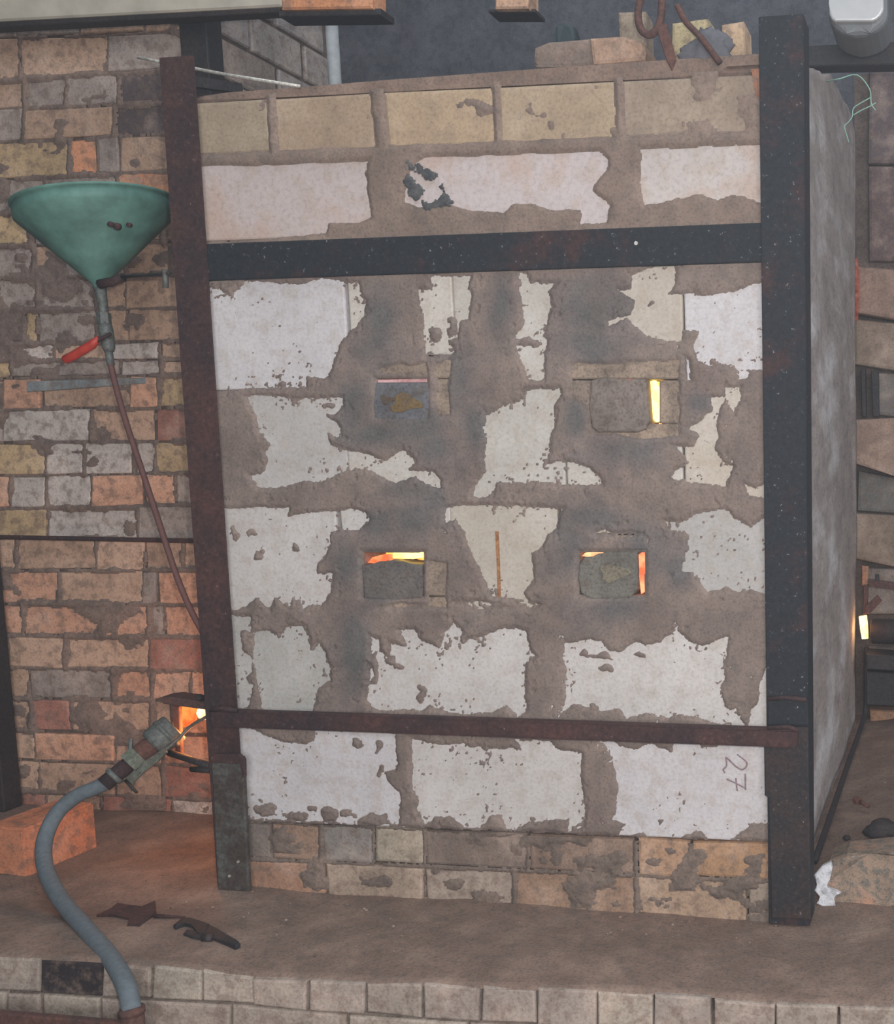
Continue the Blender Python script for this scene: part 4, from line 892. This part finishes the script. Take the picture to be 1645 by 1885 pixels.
slab('wedge', [(1592, 1116), (1614, 1096), (1623, 1106), (1600, 1130), (1590, 1130)], YG - .04, .014, M_rust, ir, None, .002)
# small scraps on the ground at right
zf = 0.012
b1 = empty('rusty_bolt', tuple(G(1582, 1474, zf))); tag(b1, 'small rusty bolt lying on the dust right of the cable', 'bolt')
tube('head', [G(1574, 1472, .028), G(1581, 1475, .028)], .011, M_rust, b1, sides=6, smooth=False); tube('shank', [G(1580, 1474, .026), G(1598, 1484, .024)], .006, M_rust, b1, sides=8)
def lump(name, px, py, r, label, cat, m, z=.02, seed=0, sub=3):
    c = G(px, py, z); bm = bmesh.new(); bmesh.ops.create_icosphere(bm, subdivisions=sub, radius=1)
    for v_ in bm.verts:
        n_ = 1 + .4 * fbm(np.array([v_.co.x * 1.5 + seed]), np.array([v_.co.z * 1.5 + v_.co.y]), 1.2, 3)[0]
        v_.co = Vector((c[0] + v_.co.x * r[0] * n_, c[1] + v_.co.y * r[1] * n_, c[2] + v_.co.z * r[2] * n_))
    return tag(bm_obj(name, bm, m, smooth=True), label, cat)
lump('pebble', 1558, 1542, (.009, .009, .007), 'small dark pebble between the cable and the dark clinker', 'pebble', M_black, .018)
lump('clinker', 1626, 1528, (.048, .035, .024), 'dark lump of clinker on the dust at the right edge', 'clinker', M_black, .03, 3)
bq = [(1526, 1592), (1556, 1580), (1600, 1576), (1640, 1572), (1760, 1578), (1760, 1668), (1640, 1668), (1580, 1674), (1540, 1672), (1505, 1662), (1503, 1618)]
lb = tag(slab('broken_block', bq, 0.10, 0.10, M_crum, None, sc(168, 146, 128), .016, .006, 2), 'broken tan refractory block with white crust beside the right post foot', 'block')
slab('crust', [(1498, 1612), (1512, 1596), (1528, 1588), (1531, 1600), (1526, 1622), (1518, 1634), (1538, 1642), (1546, 1646), (1532, 1652), (1534, 1664), (1540, 1676), (1520, 1674), (1502, 1664), (1512, 1650), (1498, 1640), (1506, 1628)], 0.086, .014, M_white, lb, None, .003)

# ---- crumbs and grit on the dust
bm = bmesh.new()
for k in range(220):
    x = random.uniform(-2.2, .6); y = random.uniform(EDGE(x) + .02, -.03) if x < .05 or random.random() < .5 else random.uniform(0.0, 1.2)
    if x < XL - .1 and random.random() < .5: y = random.uniform(-.3, .38)
    s = random.choice([.001, .0015, .0015, .002, .003]); r = bmesh.ops.create_icosphere(bm, subdivisions=1, radius=s)
    for v_ in r['verts']: v_.co = Vector((x + v_.co.x * random.uniform(.7, 1.5), y + v_.co.y, .003 + v_.co.z * .7))
tag(bm_obj('grit', bm, earthy('grit', sc(168, 152, 140), sc(80, 70, 66), 1.0, None, 0, .4, .3)), 'pale crumbs of plaster and grit strewn over the dust', 'grit', kind='stuff')


# ---- pieces that belong to a part rather than to the whole thing
def under(part, *kids):
    for k in kids:
        k.parent = part; k.matrix_parent_inverse = Matrix.Identity(4)
def kid(root, name): return [o for o in root.children if o.name.split('.')[0] == name]
under(kid(bu, 'nozzle')[0], *kid(bu, 'nozzle_ring')); under(kid(bu, 'clamp')[0], *kid(bu, 'clamp_screw')); under(kid(bu, 'lever')[0], *kid(bu, 'lever_wire'), *kid(bu, 'pin'))
under(kid(gp, 'pipe')[0], *kid(gp, 'pipe_lip'))
under(kid(fn, 'cone')[0], *kid(fn, 'rim'), *kid(fn, 'rust_spot')); under(kid(fn, 'lever')[0], *kid(fn, 'lever_grip'), *kid(fn, 'lever_nut'))
under(kid(fn, 'feed_tube')[0], *kid(fn, 'feed_tube_sleeve')); under(kid(fn, 'support_rod')[0], *kid(fn, 'rod_bolt'))
_st = kid(fr, 'post_stub')[0]; under(_st, *[o for o in kid(fr, 'rivet')][:2])
kid(fn, 'lever')[0].children[0]['label'] = 'red plastic lever grip'
